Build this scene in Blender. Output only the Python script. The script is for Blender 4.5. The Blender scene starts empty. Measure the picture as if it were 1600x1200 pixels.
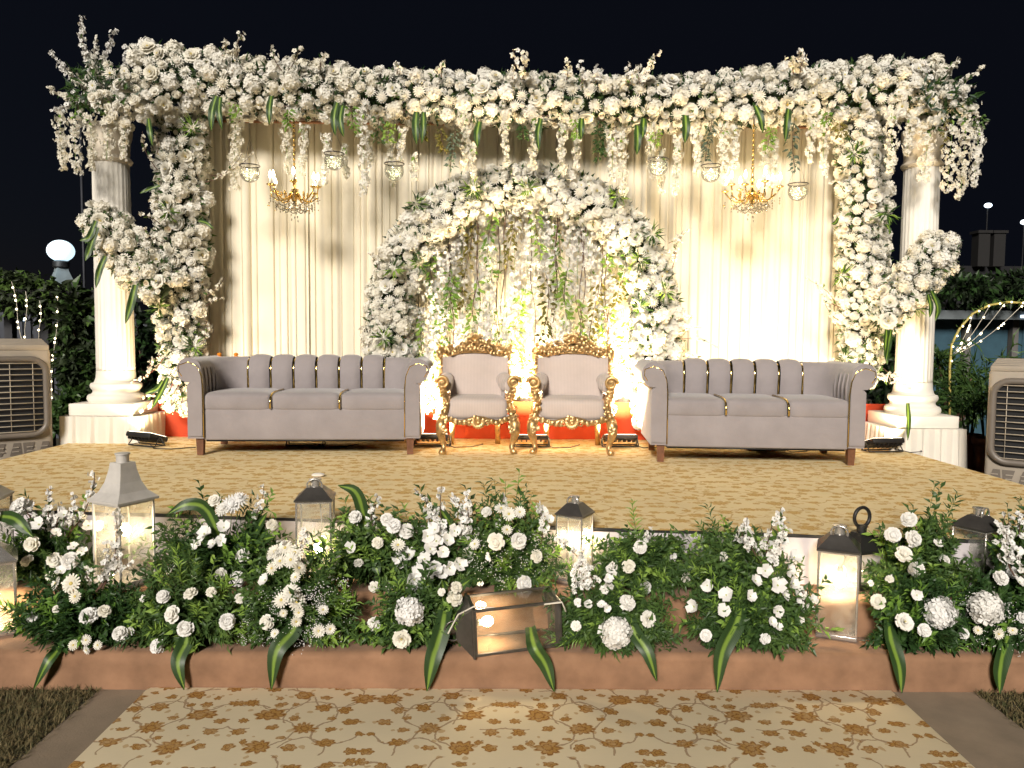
import bpy, bmesh, math, random
import numpy as np
from mathutils import Vector, Matrix

random.seed(11)
rng = np.random.default_rng(11)
PI = math.pi
R = math.radians
scene = bpy.context.scene
col = scene.collection

# ------------------------------------------------------------------ camera
F = 1186.0                                   # focal length in photo pixels (1600 wide)
CAM = Vector((0.0, 0.0, 1.6))
cam_d = bpy.data.cameras.new('camera')
cam_d.sensor_width = 36.0
cam_d.lens = 36.0 * F / 1600.0
cam_d.clip_end = 500
cam_o = bpy.data.objects.new('camera', cam_d)
col.objects.link(cam_o)
RC = (Matrix.Rotation(R(-0.48), 3, 'Z') @ Matrix.Rotation(R(90 - 3.6), 3, 'X') @ Matrix.Rotation(R(0.45), 3, 'Z'))
cam_o.matrix_world = Matrix.Translation(CAM) @ RC.to_4x4()
scene.camera = cam_o

# ------------------------------------------------------------------ world, sun, exposure
SUN_EL, SUN_AZ = 26.0, -14.0                 # from the front left
w = bpy.data.worlds.new('World')
scene.world = w
w.use_nodes = True
nt = w.node_tree
bg = nt.nodes['Background']
sky = nt.nodes.new('ShaderNodeTexSky')
sky.sky_type = 'NISHITA'
sky.sun_disc = False
sky.sun_elevation = R(-6.0)
sky.sun_rotation = R(-75)
night = nt.nodes.new('ShaderNodeMix')           # city-lit night sky: even navy over the last of the twilight
night.data_type = 'RGBA'; night.blend_type = 'ADD'
night.inputs[0].default_value = 1.0
nt.links.new(sky.outputs[0], night.inputs[6])
night.inputs[7].default_value = (0.030, 0.037, 0.065, 1)
nt.links.new(night.outputs[2], bg.inputs[0])
bg.inputs[1].default_value = 0.1
sd = bpy.data.lights.new('sun', 'SUN')
sd.energy = 4.6
sd.angle = R(14.0)
sd.color = (1.0, 0.93, 0.84)
so = bpy.data.objects.new('sun', sd)
col.objects.link(so)
ldir = Vector((math.sin(R(-SUN_AZ)) * math.cos(R(SUN_EL)), math.cos(R(SUN_AZ)) * math.cos(R(SUN_EL)), -math.sin(R(SUN_EL))))
so.rotation_euler = ldir.to_track_quat('-Z', 'Y').to_euler()
so.location = (-6, -6, 8)
scene.view_settings.view_transform = 'Standard'
scene.view_settings.look = 'None'
scene.view_settings.exposure = 0.0
scene.view_settings.gamma = 1.0
scene.view_settings.use_curve_mapping = False
scene.cycles.use_denoising = True
try:
    scene.cycles.denoiser = 'OPENIMAGEDENOISE'
except Exception:
    pass
scene.cycles.max_bounces = 6
scene.cycles.use_adaptive_sampling = True
scene.cycles.adaptive_threshold = 0.03
scene.cycles.diffuse_bounces = 3
scene.cycles.glossy_bounces = 3
scene.cycles.transmission_bounces = 4
scene.cycles.transparent_max_bounces = 24
scene.cycles.caustics_reflective = False
scene.cycles.caustics_refractive = False
scene.cycles.sample_clamp_indirect = 6.0


def ray(px, py):
    return RC @ Vector(((px - 800) / F, -(py - 600) / F, -1.0))


def atY(px, py, Y):
    v = ray(px, py)
    return CAM + v * (Y / v.y)


def atZ(px, py, z):
    v = ray(px, py)
    return CAM + v * ((z - CAM.z) / v.z)


# ------------------------------------------------------------------ materials
def srgb(r, g, b):
    def c(x):
        x /= 255.0
        return x / 12.92 if x <= 0.04045 else ((x + 0.055) / 1.055) ** 2.4
    return (c(r), c(g), c(b), 1.0)


class NT:
    """small helper to wire shader nodes"""
    def __init__(self, name):
        self.m = bpy.data.materials.new(name)
        self.m.use_nodes = True
        self.t = self.m.node_tree
        self.b = self.t.nodes['Principled BSDF']
        self.out = self.t.nodes['Material Output']

    def n(self, kind, **kw):
        nd = self.t.nodes.new('ShaderNode' + kind)
        for k, v in kw.items():
            setattr(nd, k, v)
        return nd

    def put(self, sock, val):
        if hasattr(val, 'is_output') or isinstance(val, bpy.types.NodeSocket):
            self.t.links.new(val, sock)
        else:
            sock.default_value = val

    def math(self, op, a, b=None, c=None, clamp=False):
        nd = self.n('Math', operation=op, use_clamp=clamp)
        self.put(nd.inputs[0], a)
        if b is not None:
            self.put(nd.inputs[1], b)
        if c is not None:
            self.put(nd.inputs[2], c)
        return nd.outputs[0]

    def mix(self, fac, a, b):
        nd = self.n('Mix', data_type='RGBA')
        self.put(nd.inputs[0], fac)
        self.put(nd.inputs[6], a)
        self.put(nd.inputs[7], b)
        return nd.outputs[2]

    def noise(self, scale, detail=3.0, rough=0.55, vec=None, dist=0.0):
        nd = self.n('TexNoise')
        nd.inputs['Scale'].default_value = scale
        nd.inputs['Detail'].default_value = detail
        nd.inputs['Roughness'].default_value = rough
        nd.inputs['Distortion'].default_value = dist
        if vec is not None:
            self.t.links.new(vec, nd.inputs['Vector'])
        return nd.outputs['Fac']

    def coord(self, which='Object', scale=(1, 1, 1)):
        tc = self.n('TexCoord')
        mp = self.n('Mapping')
        mp.inputs['Scale'].default_value = scale
        self.t.links.new(tc.outputs[which], mp.inputs['Vector'])
        return mp.outputs[0]

    def ramp(self, fac, lo, hi, c0=(0, 0, 0, 1), c1=(1, 1, 1, 1)):
        nd = self.n('ValToRGB')
        nd.color_ramp.elements[0].position = lo
        nd.color_ramp.elements[1].position = hi
        nd.color_ramp.elements[0].color = c0
        nd.color_ramp.elements[1].color = c1
        self.t.links.new(fac, nd.inputs[0])
        return nd.outputs[0]

    def bump(self, height, strength=0.3, dist=0.01):
        nd = self.n('Bump')
        nd.inputs['Strength'].default_value = strength
        nd.inputs['Distance'].default_value = dist
        self.t.links.new(height, nd.inputs['Height'])
        self.t.links.new(nd.outputs[0], self.b.inputs['Normal'])


def plain(name, c, rough=0.6, metal=0.0, var=0.12, scale=8.0, bump=0.0, bscale=60.0, coords='Object', spec=0.5):
    k = NT(name)
    v = k.coord(coords)
    f = k.noise(scale, 4, vec=v)
    lo = tuple(x * (1 - var) for x in c[:3]) + (1,)
    hi = tuple(min(1, x * (1 + var)) for x in c[:3]) + (1,)
    k.put(k.b.inputs['Base Color'], k.mix(k.ramp(f, 0.3, 0.7), lo, hi))
    k.b.inputs['Roughness'].default_value = rough
    k.b.inputs['Metallic'].default_value = metal
    k.b.inputs['Specular IOR Level'].default_value = spec
    if bump:
        k.bump(k.noise(bscale, 3, vec=v), bump, 0.004)
    return k.m


def leafy(name, c, c2, trans=0.35, rough=0.45, rand=True):
    """leaf or petal: diffuse + translucent, hue varies per object and over noise"""
    k = NT(name)
    tc = k.coord('Object')
    f = k.noise(7.0, 2, vec=tc)
    if rand:
        oi = k.n('ObjectInfo')
        f = k.math('ADD', k.math('MULTIPLY', f, 0.5), k.math('MULTIPLY', oi.outputs['Random'], 0.5))
    colr = k.mix(k.ramp(f, 0.25, 0.75), c, c2)
    k.put(k.b.inputs['Base Color'], colr)
    k.b.inputs['Roughness'].default_value = rough
    k.b.inputs['Specular IOR Level'].default_value = 0.25
    tr = k.n('BsdfTranslucent')
    k.put(tr.inputs[0], colr)
    mx = k.n('MixShader')
    mx.inputs[0].default_value = trans
    k.t.links.new(k.b.outputs[0], mx.inputs[1])
    k.t.links.new(tr.outputs[0], mx.inputs[2])
    k.t.links.new(mx.outputs[0], k.out.inputs[0])
    return k.m


def emit(name, c, strength, sample=True):
    k = NT(name)
    k.b.inputs['Base Color'].default_value = (0.8, 0.8, 0.8, 1)
    k.b.inputs['Emission Color'].default_value = c
    k.b.inputs['Emission Strength'].default_value = strength
    if not sample:
        k.m.cycles.emission_sampling = 'NONE'
    return k.m


def thin_glass(name, tint=(0.97, 0.97, 0.94, 1), haze=0.1, gloss=0.12):
    k = NT(name)
    t = k.t
    tr = k.n('BsdfTransparent'); tr.inputs[0].default_value = tint
    gl = k.n('BsdfGlossy'); gl.inputs['Roughness'].default_value = 0.06
    df = k.n('BsdfTranslucent'); df.inputs[0].default_value = (0.85, 0.82, 0.75, 1)
    d2 = k.n('BsdfDiffuse'); d2.inputs[0].default_value = (0.8, 0.78, 0.72, 1)
    m0 = k.n('MixShader'); m0.inputs[0].default_value = 0.5
    t.links.new(df.outputs[0], m0.inputs[1]); t.links.new(d2.outputs[0], m0.inputs[2])
    m1 = k.n('MixShader')
    nz = k.ramp(k.noise(9, 4, vec=k.coord('Object')), 0.3, 0.8)
    k.put(m1.inputs[0], k.math('MULTIPLY', nz, haze * 2))
    t.links.new(tr.outputs[0], m1.inputs[1]); t.links.new(m0.outputs[0], m1.inputs[2])
    m2 = k.n('MixShader')
    fr = k.n('LayerWeight'); fr.inputs[0].default_value = 0.25
    k.put(m2.inputs[0], k.math('ADD', k.math('MULTIPLY', fr.outputs['Fresnel'], 0.6), gloss * 0.4, clamp=True))
    t.links.new(m1.outputs[0], m2.inputs[1]); t.links.new(gl.outputs[0], m2.inputs[2])
    t.links.new(m2.outputs[0], k.out.inputs[0])
    return k.m


M = {}
M['petal'] = leafy('white_petal', (0.86, 0.82, 0.70, 1), (0.90, 0.88, 0.82, 1), 0.24)
M['petal_cream'] = leafy('cream_petal', (0.78, 0.68, 0.50, 1), (0.84, 0.78, 0.64, 1), 0.18)
M['petal_cool'] = leafy('cool_white_petal', (0.86, 0.84, 0.79, 1), (0.90, 0.89, 0.87, 1), 0.22)
M['petal_peach'] = leafy('peach_petal', (0.72, 0.48, 0.34, 1), (0.80, 0.64, 0.50, 1), 0.2)
M['stamen'] = leafy('yellow_stamen', (0.62, 0.47, 0.12, 1), (0.62, 0.55, 0.22, 1), 0.1)
M['bud_green'] = leafy('bud_green', (0.42, 0.48, 0.18, 1), (0.60, 0.62, 0.34, 1), 0.2)
M['leaf_dark'] = leafy('dark_green_leaf', (0.026, 0.062, 0.018, 1), (0.065, 0.12, 0.034, 1), 0.25, 0.4)
M['leaf_mid'] = leafy('green_leaf', (0.045, 0.10, 0.025, 1), (0.12, 0.20, 0.05, 1), 0.3, 0.4)
M['leaf_light'] = leafy('light_green_leaf', (0.16, 0.30, 0.05, 1), (0.30, 0.45, 0.09, 1), 0.35, 0.4)
M['leaf_grey'] = leafy('eucalyptus_leaf', (0.08, 0.12, 0.09, 1), (0.16, 0.21, 0.14, 1), 0.25)
M['leaf_olive'] = leafy('olive_leaf', (0.10, 0.10, 0.02, 1), (0.22, 0.19, 0.05, 1), 0.3)
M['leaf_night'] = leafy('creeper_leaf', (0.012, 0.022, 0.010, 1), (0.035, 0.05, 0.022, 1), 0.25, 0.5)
M['twig'] = plain('twig_bark', (0.10, 0.055, 0.035), 0.8, bump=0.4)
M['red_twig'] = plain('red_twig_bark', (0.16, 0.03, 0.025), 0.7)
M['moss'] = plain('floral_foam', (0.02, 0.035, 0.012), 0.95, var=0.5, scale=30)
M['gold'] = plain('gilded_wood', (0.55, 0.37, 0.17), 0.40, 0.8, var=0.5, scale=18, bump=0.5, bscale=40)
M['gold_trim'] = plain('polished_gold_trim', (0.85, 0.62, 0.22), 0.18, 1.0, var=0.1)
M['brass'] = plain('brass', (0.80, 0.55, 0.20), 0.25, 1.0, var=0.2)
M['chrome'] = plain('polished_steel', (0.60, 0.57, 0.53), 0.24, 0.75, var=0.25, scale=12)
M['steel_dark'] = plain('dark_steel', (0.13, 0.12, 0.11), 0.3, 0.7, var=0.3, scale=10)
M['pewter'] = plain('painted_pewter', (0.56, 0.53, 0.49), 0.45, 0.15, var=0.15, scale=9, bump=0.15)
M['black_metal'] = plain('black_metal', (0.018, 0.017, 0.017), 0.45, 0.2)
M['black_plastic'] = plain('black_plastic', (0.012, 0.012, 0.013), 0.5)
M['dark_slot'] = plain('dark_interior', (0.006, 0.006, 0.007), 0.8)
M['beige_plastic'] = plain('beige_plastic', (0.36, 0.31, 0.25), 0.5, var=0.06)
M['grey_plastic'] = plain('grey_brown_plastic', (0.16, 0.135, 0.11), 0.45, var=0.08)
M['wire'] = plain('grille_wire', (0.55, 0.48, 0.38), 0.45)
M['cable'] = plain('white_cable', (0.62, 0.57, 0.48), 0.5)
M['wood_leg'] = plain('brown_wood', (0.16, 0.065, 0.03), 0.45, var=0.3, scale=20)
M['plaster'] = plain('white_column_paint', (0.78, 0.74, 0.66), 0.55, var=0.05, scale=3, bump=0.12, bscale=90)
M['glass'] = thin_glass('lantern_glass', haze=0.24)
M['bowl_glass'] = thin_glass('bowl_glass', haze=0.05, gloss=0.3)
M['crystal'] = thin_glass('crystal', tint=(1, 0.96, 0.86, 1), haze=0.25, gloss=1.2)
M['reflector'] = plain('flood_reflector', (0.75, 0.75, 0.72), 0.25, 0.9)
M['concrete'] = plain('path_matting', (0.235, 0.18, 0.125), 0.9, var=0.16, scale=5, bump=0.4, bscale=120)
M['terracotta'] = plain('terracotta', (0.24, 0.09, 0.05), 0.8, var=0.2)
M['orange_cloth'] = plain('red_orange_cloth', (0.50, 0.05, 0.010), 0.8, var=0.15, scale=5)
M['marigold'] = plain('marigold', (0.80, 0.26, 0.01), 0.8, var=0.25, scale=60)


def cloth_mat(name, c, weave=260.0, var=0.08, trans=0.0, sheen=0.2, scale=4.0, stripes=0.0, crease=0.0):
    k = NT(name)
    v = k.coord('Object')
    f = k.noise(scale, 4, vec=v)
    lo = tuple(x * (1 - var) for x in c[:3]) + (1,)
    hi = tuple(min(1, x * (1 + var)) for x in c[:3]) + (1,)
    cc = k.mix(k.ramp(f, 0.3, 0.7), lo, hi)
    if stripes:
        wv = k.n('TexWave', wave_type='BANDS', bands_direction='X')
        wv.inputs['Scale'].default_value = stripes
        wv.inputs['Distortion'].default_value = 0.3
        k.t.links.new(v, wv.inputs['Vector'])
        cc = k.mix(k.math('MULTIPLY', wv.outputs['Fac'], 0.3), cc, tuple(x * 0.55 for x in c[:3]) + (1,))
    k.put(k.b.inputs['Base Color'], cc)
    k.b.inputs['Roughness'].default_value = 0.85
    k.b.inputs['Specular IOR Level'].default_value = 0.15
    k.b.inputs['Sheen Weight'].default_value = sheen
    k.bump(k.math('ADD', k.math('MULTIPLY', k.noise(weave, 2, vec=v), .3), k.math('MULTIPLY', k.noise(7, 3, vec=v, dist=1.2), crease)), 0.3, 0.004 + .01 * (crease > 0))
    if trans:
        tr = k.n('BsdfTranslucent')
        k.put(tr.inputs[0], cc)
        mx = k.n('MixShader')
        mx.inputs[0].default_value = trans
        k.t.links.new(k.b.outputs[0], mx.inputs[1])
        k.t.links.new(tr.outputs[0], mx.inputs[2])
        k.t.links.new(mx.outputs[0], k.out.inputs[0])
    return k.m


M['velvet'] = cloth_mat('grey_velvet', (0.285, 0.255, 0.255), weave=140, var=0.09, sheen=0.35, scale=5, crease=1.0)
M['chair_cloth'] = cloth_mat('ribbed_mauve_grey_fabric', (0.54, 0.455, 0.41), weave=120, stripes=24, sheen=0.2)
M['curtain'] = cloth_mat('cream_sheer_curtain', (0.83, 0.76, 0.61), weave=180, var=0.03, trans=0.06, sheen=0.05)
M['skirt'] = cloth_mat('white_skirting_cloth', (0.76, 0.71, 0.62), weave=180, var=0.04, trans=0.05)
M['fascia'] = cloth_mat('white_fascia_cloth', (0.52, 0.48, 0.49), weave=160, var=0.10, scale=2.5)
M['burlap'] = cloth_mat('brown_felt', (0.265, 0.148, 0.086), weave=300, var=0.24, sheen=0.1, scale=6, crease=.8)


def make_carpet(name, base, ink, ink2, ox, tile=0.56):
    """cream carpet with a mirrored print of rosettes, buds and curling vines (flat print)"""
    k = NT(name)
    tc = k.n('TexCoord')
    sep = k.n('SeparateXYZ')
    nz = k.n('TexNoise'); nz.inputs['Scale'].default_value = 16.0; nz.inputs['Detail'].default_value = 4.0
    k.t.links.new(tc.outputs['Object'], nz.inputs['Vector'])
    off = k.n('VectorMath', operation='MULTIPLY_ADD')
    k.t.links.new(nz.outputs['Color'], off.inputs[0])
    off.inputs[1].default_value = (0.045, 0.045, 0)
    k.t.links.new(tc.outputs['Object'], off.inputs[2])
    k.t.links.new(off.outputs[0], sep.inputs[0])
    X = k.math('PINGPONG', k.math('ADD', sep.outputs[0], ox + 63 * tile), tile)
    Y = k.math('MODULO', k.math('ADD', sep.outputs[1], 100 * tile), tile * 1.5)

    def vec(cx, cy):
        return k.math('SUBTRACT', X, cx), k.math('SUBTRACT', Y, cy)
    flowers = None
    cores = None
    T = tile
    FL = [(0.30, 0.10, .078, 9), (0.75, 0.16, .060, 7), (0.10, 0.30, .050, 8), (0.55, 0.36, .072, 11),
          (0.88, 0.45, .055, 6), (0.25, 0.55, .088, 8), (0.62, 0.66, .055, 7), (0.05, 0.72, .060, 10),
          (0.90, 0.80, .082, 9), (0.42, 0.86, .060, 6), (0.16, 0.98, .055, 8), (0.68, 1.02, .088, 10),
          (0.35, 1.18, .070, 7), (0.92, 1.14, .048, 6), (0.08, 1.30, .075, 9), (0.60, 1.34, .060, 8),
          (0.82, 1.38, .042, 5), (0.43, 0.22, .030, 5), (0.72, 0.50, .030, 5), (0.40, 0.70, .028, 5), (0.18, 0.16, .028, 4),
          (0.52, 1.20, .028, 5), (0.76, 0.88, .030, 4), (0.24, 0.80, .026, 5), (0.96, 0.28, .030, 5),
          (0.52, 0.10, .045, 6), (0.32, 0.36, .040, 5), (0.74, 0.34, .042, 7), (0.45, 0.50, .038, 6), (0.08, 0.46, .040, 7), (0.80, 0.62, .045, 6), (0.60, 0.82, .040, 5), (0.28, 0.70, .042, 6), (0.48, 1.04, .040, 7), (0.84, 1.00, .038, 5), (0.20, 1.16, .042, 6), (0.74, 1.22, .045, 7), (0.30, 1.40, .040, 5), (0.95, 0.05, .045, 6), (0.10, 0.10, .040, 5), (0.96, 1.42, .04, 6)]
    for i, (fx, fy, r, n) in enumerate(FL):
        dx, dy = vec(fx * T, fy * T)
        sq = 1.0 + 0.5 * ((i * 37) % 10) / 10.0
        dyq = k.math('MULTIPLY', dy, sq)
        d = k.math('SQRT', k.math('ADD', k.math('MULTIPLY', dx, dx), k.math('MULTIPLY', dyq, dyq)))
        th = k.math('ARCTAN2', dyq, dx)
        lob = k.math('MULTIPLY_ADD', k.math('ABSOLUTE', k.math('COSINE', k.math('MULTIPLY', th, n / 2.0))), 0.28 * r * .84, 0.62 * r * .84)
        msk = k.math('SUBTRACT', 1.0, k.math('DIVIDE', d, lob))            # >0 inside
        s = k.math('MULTIPLY', msk, 9.0, clamp=True)
        # petal lines and eye make an inner drawing
        line = k.math('ABSOLUTE', k.math('SUBTRACT', k.math('FRACT', k.math('MULTIPLY', msk, 2.4)), 0.5))
        c = k.math('MULTIPLY', s, k.math('LESS_THAN', line, 0.17))
        flowers = s if flowers is None else k.math('MAXIMUM', flowers, s)
        cores = c if cores is None else k.math('MAXIMUM', cores, c)
    vines = None
    for (cx, cy, r) in [(0.30, 0.30, .19), (0.78, 0.30, .16), (0.55, 0.55, .20), (0.10, 0.52, .18), (0.95, 0.62, .17),
                        (0.30, 0.78, .17), (0.70, 0.84, .19), (0.12, 1.14, .17), (0.50, 1.08, .19), (0.88, 1.26, .16), (0.33, 1.36, .17), (0.6, 0.06, .16)]:
        dx, dy = vec(cx * T, cy * T)
        d = k.math('SQRT', k.math('ADD', k.math('MULTIPLY', dx, dx), k.math('MULTIPLY', dy, dy)))
        ring = k.math('LESS_THAN', k.math('ABSOLUTE', k.math('SUBTRACT', d, r * T)), 0.0040)
        th = k.math('ARCTAN2', dy, dx)
        arc = k.math('LESS_THAN', k.math('SINE', k.math('ADD', th, cx * 17)), 0.55)
        ring = k.math('MULTIPLY', ring, arc)
        vines = ring if vines is None else k.math('MAXIMUM', vines, ring)
    # small scattered leaves
    vo = k.n('TexVoronoi'); vo.inputs['Scale'].default_value = 17.0
    cb = k.n('CombineXYZ'); k.put(cb.inputs[0], X); k.put(cb.inputs[1], Y)
    k.t.links.new(cb.outputs[0], vo.inputs['Vector'])
    sm = k.math('LESS_THAN', vo.outputs['Distance'], 0.21)
    fade = k.ramp(k.noise(26, 3, vec=tc.outputs['Object']), 0.28, 0.55)
    big = k.noise(1.6, 2, vec=tc.outputs['Object'])
    b = k.mix(k.ramp(big, 0.3, 0.7), base, tuple(x * 0.9 for x in base[:3]) + (1,))
    fib = k.noise(220, 2, vec=k.coord('Object', (0.15, 1, 1)))
    b = k.mix(k.math('MULTIPLY', fib, 0.14), b, tuple(x * 0.62 for x in base[:3]) + (1,))
    c = k.mix(k.math('MULTIPLY', sm, 0.55), b, ink)
    c = k.mix(k.math('MULTIPLY', vines, 0.6), c, ink2)
    c = k.mix(k.math('MULTIPLY', flowers, k.math('MULTIPLY_ADD', fade, 0.3, 0.68)), c, ink)
    c = k.mix(k.math('MULTIPLY', cores, k.math('MULTIPLY_ADD', fade, 0.45, 0.35)), c, ink2)
    k.put(k.b.inputs['Base Color'], c)
    k.b.inputs['Roughness'].default_value = 0.92
    k.b.inputs['Specular IOR Level'].default_value = 0.12
    k.bump(k.noise(400, 2, vec=tc.outputs['Object']), 0.25, 0.003)
    return k.m


M['carpet'] = make_carpet('floral_print_carpet', (0.82, 0.70, 0.48, 1), (0.46, 0.25, 0.065, 1), (0.24, 0.10, 0.028, 1), 0.53)
M['stage_carpet'] = make_carpet('stage_print_carpet', (0.86, 0.69, 0.39, 1), (0.64, 0.42, 0.15, 1), (0.52, 0.29, 0.09, 1), 0.20)


def striped_leaf(name, edge, mid):
    k = NT(name)
    at = k.n('Attribute'); at.attribute_name = 'across'
    f = k.math('ABSOLUTE', at.outputs['Fac'])
    f = k.math('ADD', f, k.math('MULTIPLY', k.math('SUBTRACT', k.noise(26, 3, vec=k.coord('Object', (1, 1, 0.2))), 0.5), 0.25))
    c = k.mix(k.ramp(f, 0.12, 0.36), mid, edge)
    vein = k.math('SINE', k.math('MULTIPLY', at.outputs['Fac'], 42.0))
    c = k.mix(k.math('MULTIPLY_ADD', vein, 0.05, 0.05), c, (0.30, 0.36, 0.10, 1))
    k.put(k.b.inputs['Base Color'], c)
    k.b.inputs['Roughness'].default_value = 0.45
    tr = k.n('BsdfTranslucent'); k.put(tr.inputs[0], c)
    mx = k.n('MixShader'); mx.inputs[0].default_value = 0.25
    k.t.links.new(k.b.outputs[0], mx.inputs[1]); k.t.links.new(tr.outputs[0], mx.inputs[2])
    k.t.links.new(mx.outputs[0], k.out.inputs[0])
    return k.m


M['dracaena'] = striped_leaf('striped_dracaena_leaf', (0.018, 0.055, 0.014, 1), (0.20, 0.32, 0.045, 1))

# ------------------------------------------------------------------ mesh helpers
class MB:
    def __init__(self):
        self.v = []; self.f = []; self.m = []; self.n = 0

    def add(self, verts, faces, mat=0):
        verts = np.asarray(verts, dtype=float).reshape(-1, 3)
        self.v.append(verts)
        o = self.n
        for f in faces:
            self.f.append(tuple(i + o for i in f)); self.m.append(mat)
        self.n += len(verts)
        return self

    def box(self, c, s, mat=0, rz=0.0):
        x, y, z = s[0] / 2, s[1] / 2, s[2] / 2
        v = np.array([(-x, -y, -z), (x, -y, -z), (x, y, -z), (-x, y, -z), (-x, -y, z), (x, -y, z), (x, y, z), (-x, y, z)])
        if rz:
            cs, sn = math.cos(rz), math.sin(rz)
            v = np.stack([v[:, 0] * cs - v[:, 1] * sn, v[:, 0] * sn + v[:, 1] * cs, v[:, 2]], 1)
        return self.add(v + np.array(c), [(3, 2, 1, 0), (4, 5, 6, 7), (0, 1, 5, 4), (1, 2, 6, 5), (2, 3, 7, 6), (3, 0, 4, 7)], mat)

    def tube(self, pts, rad, seg=8, mat=0, cap=True, closed=False):
        P = np.array([tuple(p) for p in pts], dtype=float)
        n = len(P)
        rad = np.full(n, rad) if np.isscalar(rad) else np.array(rad, float)
        if closed:
            T = np.roll(P, -1, 0) - np.roll(P, 1, 0)
        else:
            T = np.gradient(P, axis=0)
        T /= np.linalg.norm(T, axis=1)[:, None] + 1e-12
        ref = np.array([0, 0, 1.0]) if abs(T[0][2]) < 0.9 else np.array([1.0, 0, 0])
        A = np.cross(T[0], ref); A /= np.linalg.norm(A)
        V = []
        for i in range(n):
            A = A - T[i] * np.dot(A, T[i]); A /= np.linalg.norm(A) + 1e-12
            B = np.cross(T[i], A)
            for j in range(seg):
                a = 2 * PI * j / seg
                V.append(P[i] + rad[i] * (math.cos(a) * A + math.sin(a) * B))
        fs = []
        last = n if closed else n - 1
        for i in range(last):
            i2 = (i + 1) % n
            for j in range(seg):
                j2 = (j + 1) % seg
                fs.append((i * seg + j, i * seg + j2, i2 * seg + j2, i2 * seg + j))
        if cap and not closed:
            fs.append(tuple(range(seg))[::-1])
            fs.append(tuple((n - 1) * seg + j for j in range(seg)))
        return self.add(V, fs, mat)

    def lathe(self, prof, seg=20, c=(0, 0, 0), mat=0, flute=None):
        V = []; fs = []
        for (r, z) in prof:
            for j in range(seg):
                a = 2 * PI * j / seg
                rr = r
                if flute:
                    rr = r - flute[1] * abs(math.sin(a * flute[0] / 2)) ** 0.6
                V.append((c[0] + rr * math.cos(a), c[1] + rr * math.sin(a), c[2] + z))
        n = len(prof)
        for i in range(n - 1):
            for j in range(seg):
                j2 = (j + 1) % seg
                fs.append((i * seg + j, i * seg + j2, (i + 1) * seg + j2, (i + 1) * seg + j))
        fs.append(tuple(range(seg))[::-1]); fs.append(tuple((n - 1) * seg + j for j in range(seg)))
        return self.add(V, fs, mat)

    def ball(self, c, r, mat=0, seg=8, rings=6, sq=(1, 1, 1)):
        V = [(c[0], c[1], c[2] - r * sq[2])]; fs = []
        for i in range(1, rings):
            a = -PI / 2 + PI * i / rings
            for j in range(seg):
                b = 2 * PI * j / seg
                V.append((c[0] + r * sq[0] * math.cos(a) * math.cos(b), c[1] + r * sq[1] * math.cos(a) * math.sin(b), c[2] + r * sq[2] * math.sin(a)))
        V.append((c[0], c[1], c[2] + r * sq[2]))
        for j in range(seg):
            fs.append((0, 1 + (j + 1) % seg, 1 + j))
        for i in range(rings - 2):
            for j in range(seg):
                a = 1 + i * seg
                fs.append((a + j, a + (j + 1) % seg, a + seg + (j + 1) % seg, a + seg + j))
        t = len(V) - 1
        for j in range(seg):
            a = 1 + (rings - 2) * seg
            fs.append((a + j, a + (j + 1) % seg, t))
        return self.add(V, fs, mat)

    def grid(self, fn, nu, nv, mat=0):
        V = [fn(i / nu, j / nv) for i in range(nu + 1) for j in range(nv + 1)]
        fs = [(i * (nv + 1) + j, (i + 1) * (nv + 1) + j, (i + 1) * (nv + 1) + j + 1, i * (nv + 1) + j + 1) for i in range(nu) for j in range(nv)]
        return self.add(V, fs, mat)

    def rbox(self, c, s, r=0.02, seg=3, mat=0, puff=(0, 0, 0), rz=0.0, M4=None):
        bm = bmesh.new()
        bmesh.ops.create_cube(bm, size=1.0)
        for v in bm.verts:
            v.co = Vector((v.co.x * s[0], v.co.y * s[1], v.co.z * s[2]))
        if any(puff):
            bmesh.ops.subdivide_edges(bm, edges=bm.edges[:], cuts=5, use_grid_fill=True)
            for v in bm.verts:
                u = Vector((2 * v.co.x / s[0], 2 * v.co.y / s[1], 2 * v.co.z / s[2]))
                k = [max(0, 1 - abs(t) ** 2.5) for t in u]
                v.co.x += puff[0] * u.x * k[1] * k[2]
                v.co.y += puff[1] * u.y * k[0] * k[2]
                v.co.z += puff[2] * u.z * k[0] * k[1]
            edges = [e for e in bm.edges if len(e.link_faces) == 2 and e.link_faces[0].normal.angle(e.link_faces[1].normal, 0) > 0.9]
            bm.normal_update()
            edges = [e for e in bm.edges if len(e.link_faces) == 2 and e.link_faces[0].normal.angle(e.link_faces[1].normal, 0) > 0.8]
        else:
            edges = bm.edges[:]
        bmesh.ops.bevel(bm, geom=edges, offset=r, segments=seg, profile=0.5, affect='EDGES')
        bm.verts.ensure_lookup_table()
        for i, v in enumerate(bm.verts):
            v.index = i
        V = np.array([tuple(v.co) for v in bm.verts])
        fs = [tuple(v.index for v in f.verts) for f in bm.faces]
        bm.free()
        if rz:
            cs, sn = math.cos(rz), math.sin(rz)
            V = np.stack([V[:, 0] * cs - V[:, 1] * sn, V[:, 0] * sn + V[:, 1] * cs, V[:, 2]], 1)
        V = V + np.array(c)
        if M4 is not None:
            V = np.array([tuple(M4 @ Vector(p)) for p in V])
        return self.add(V, fs, mat)

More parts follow.
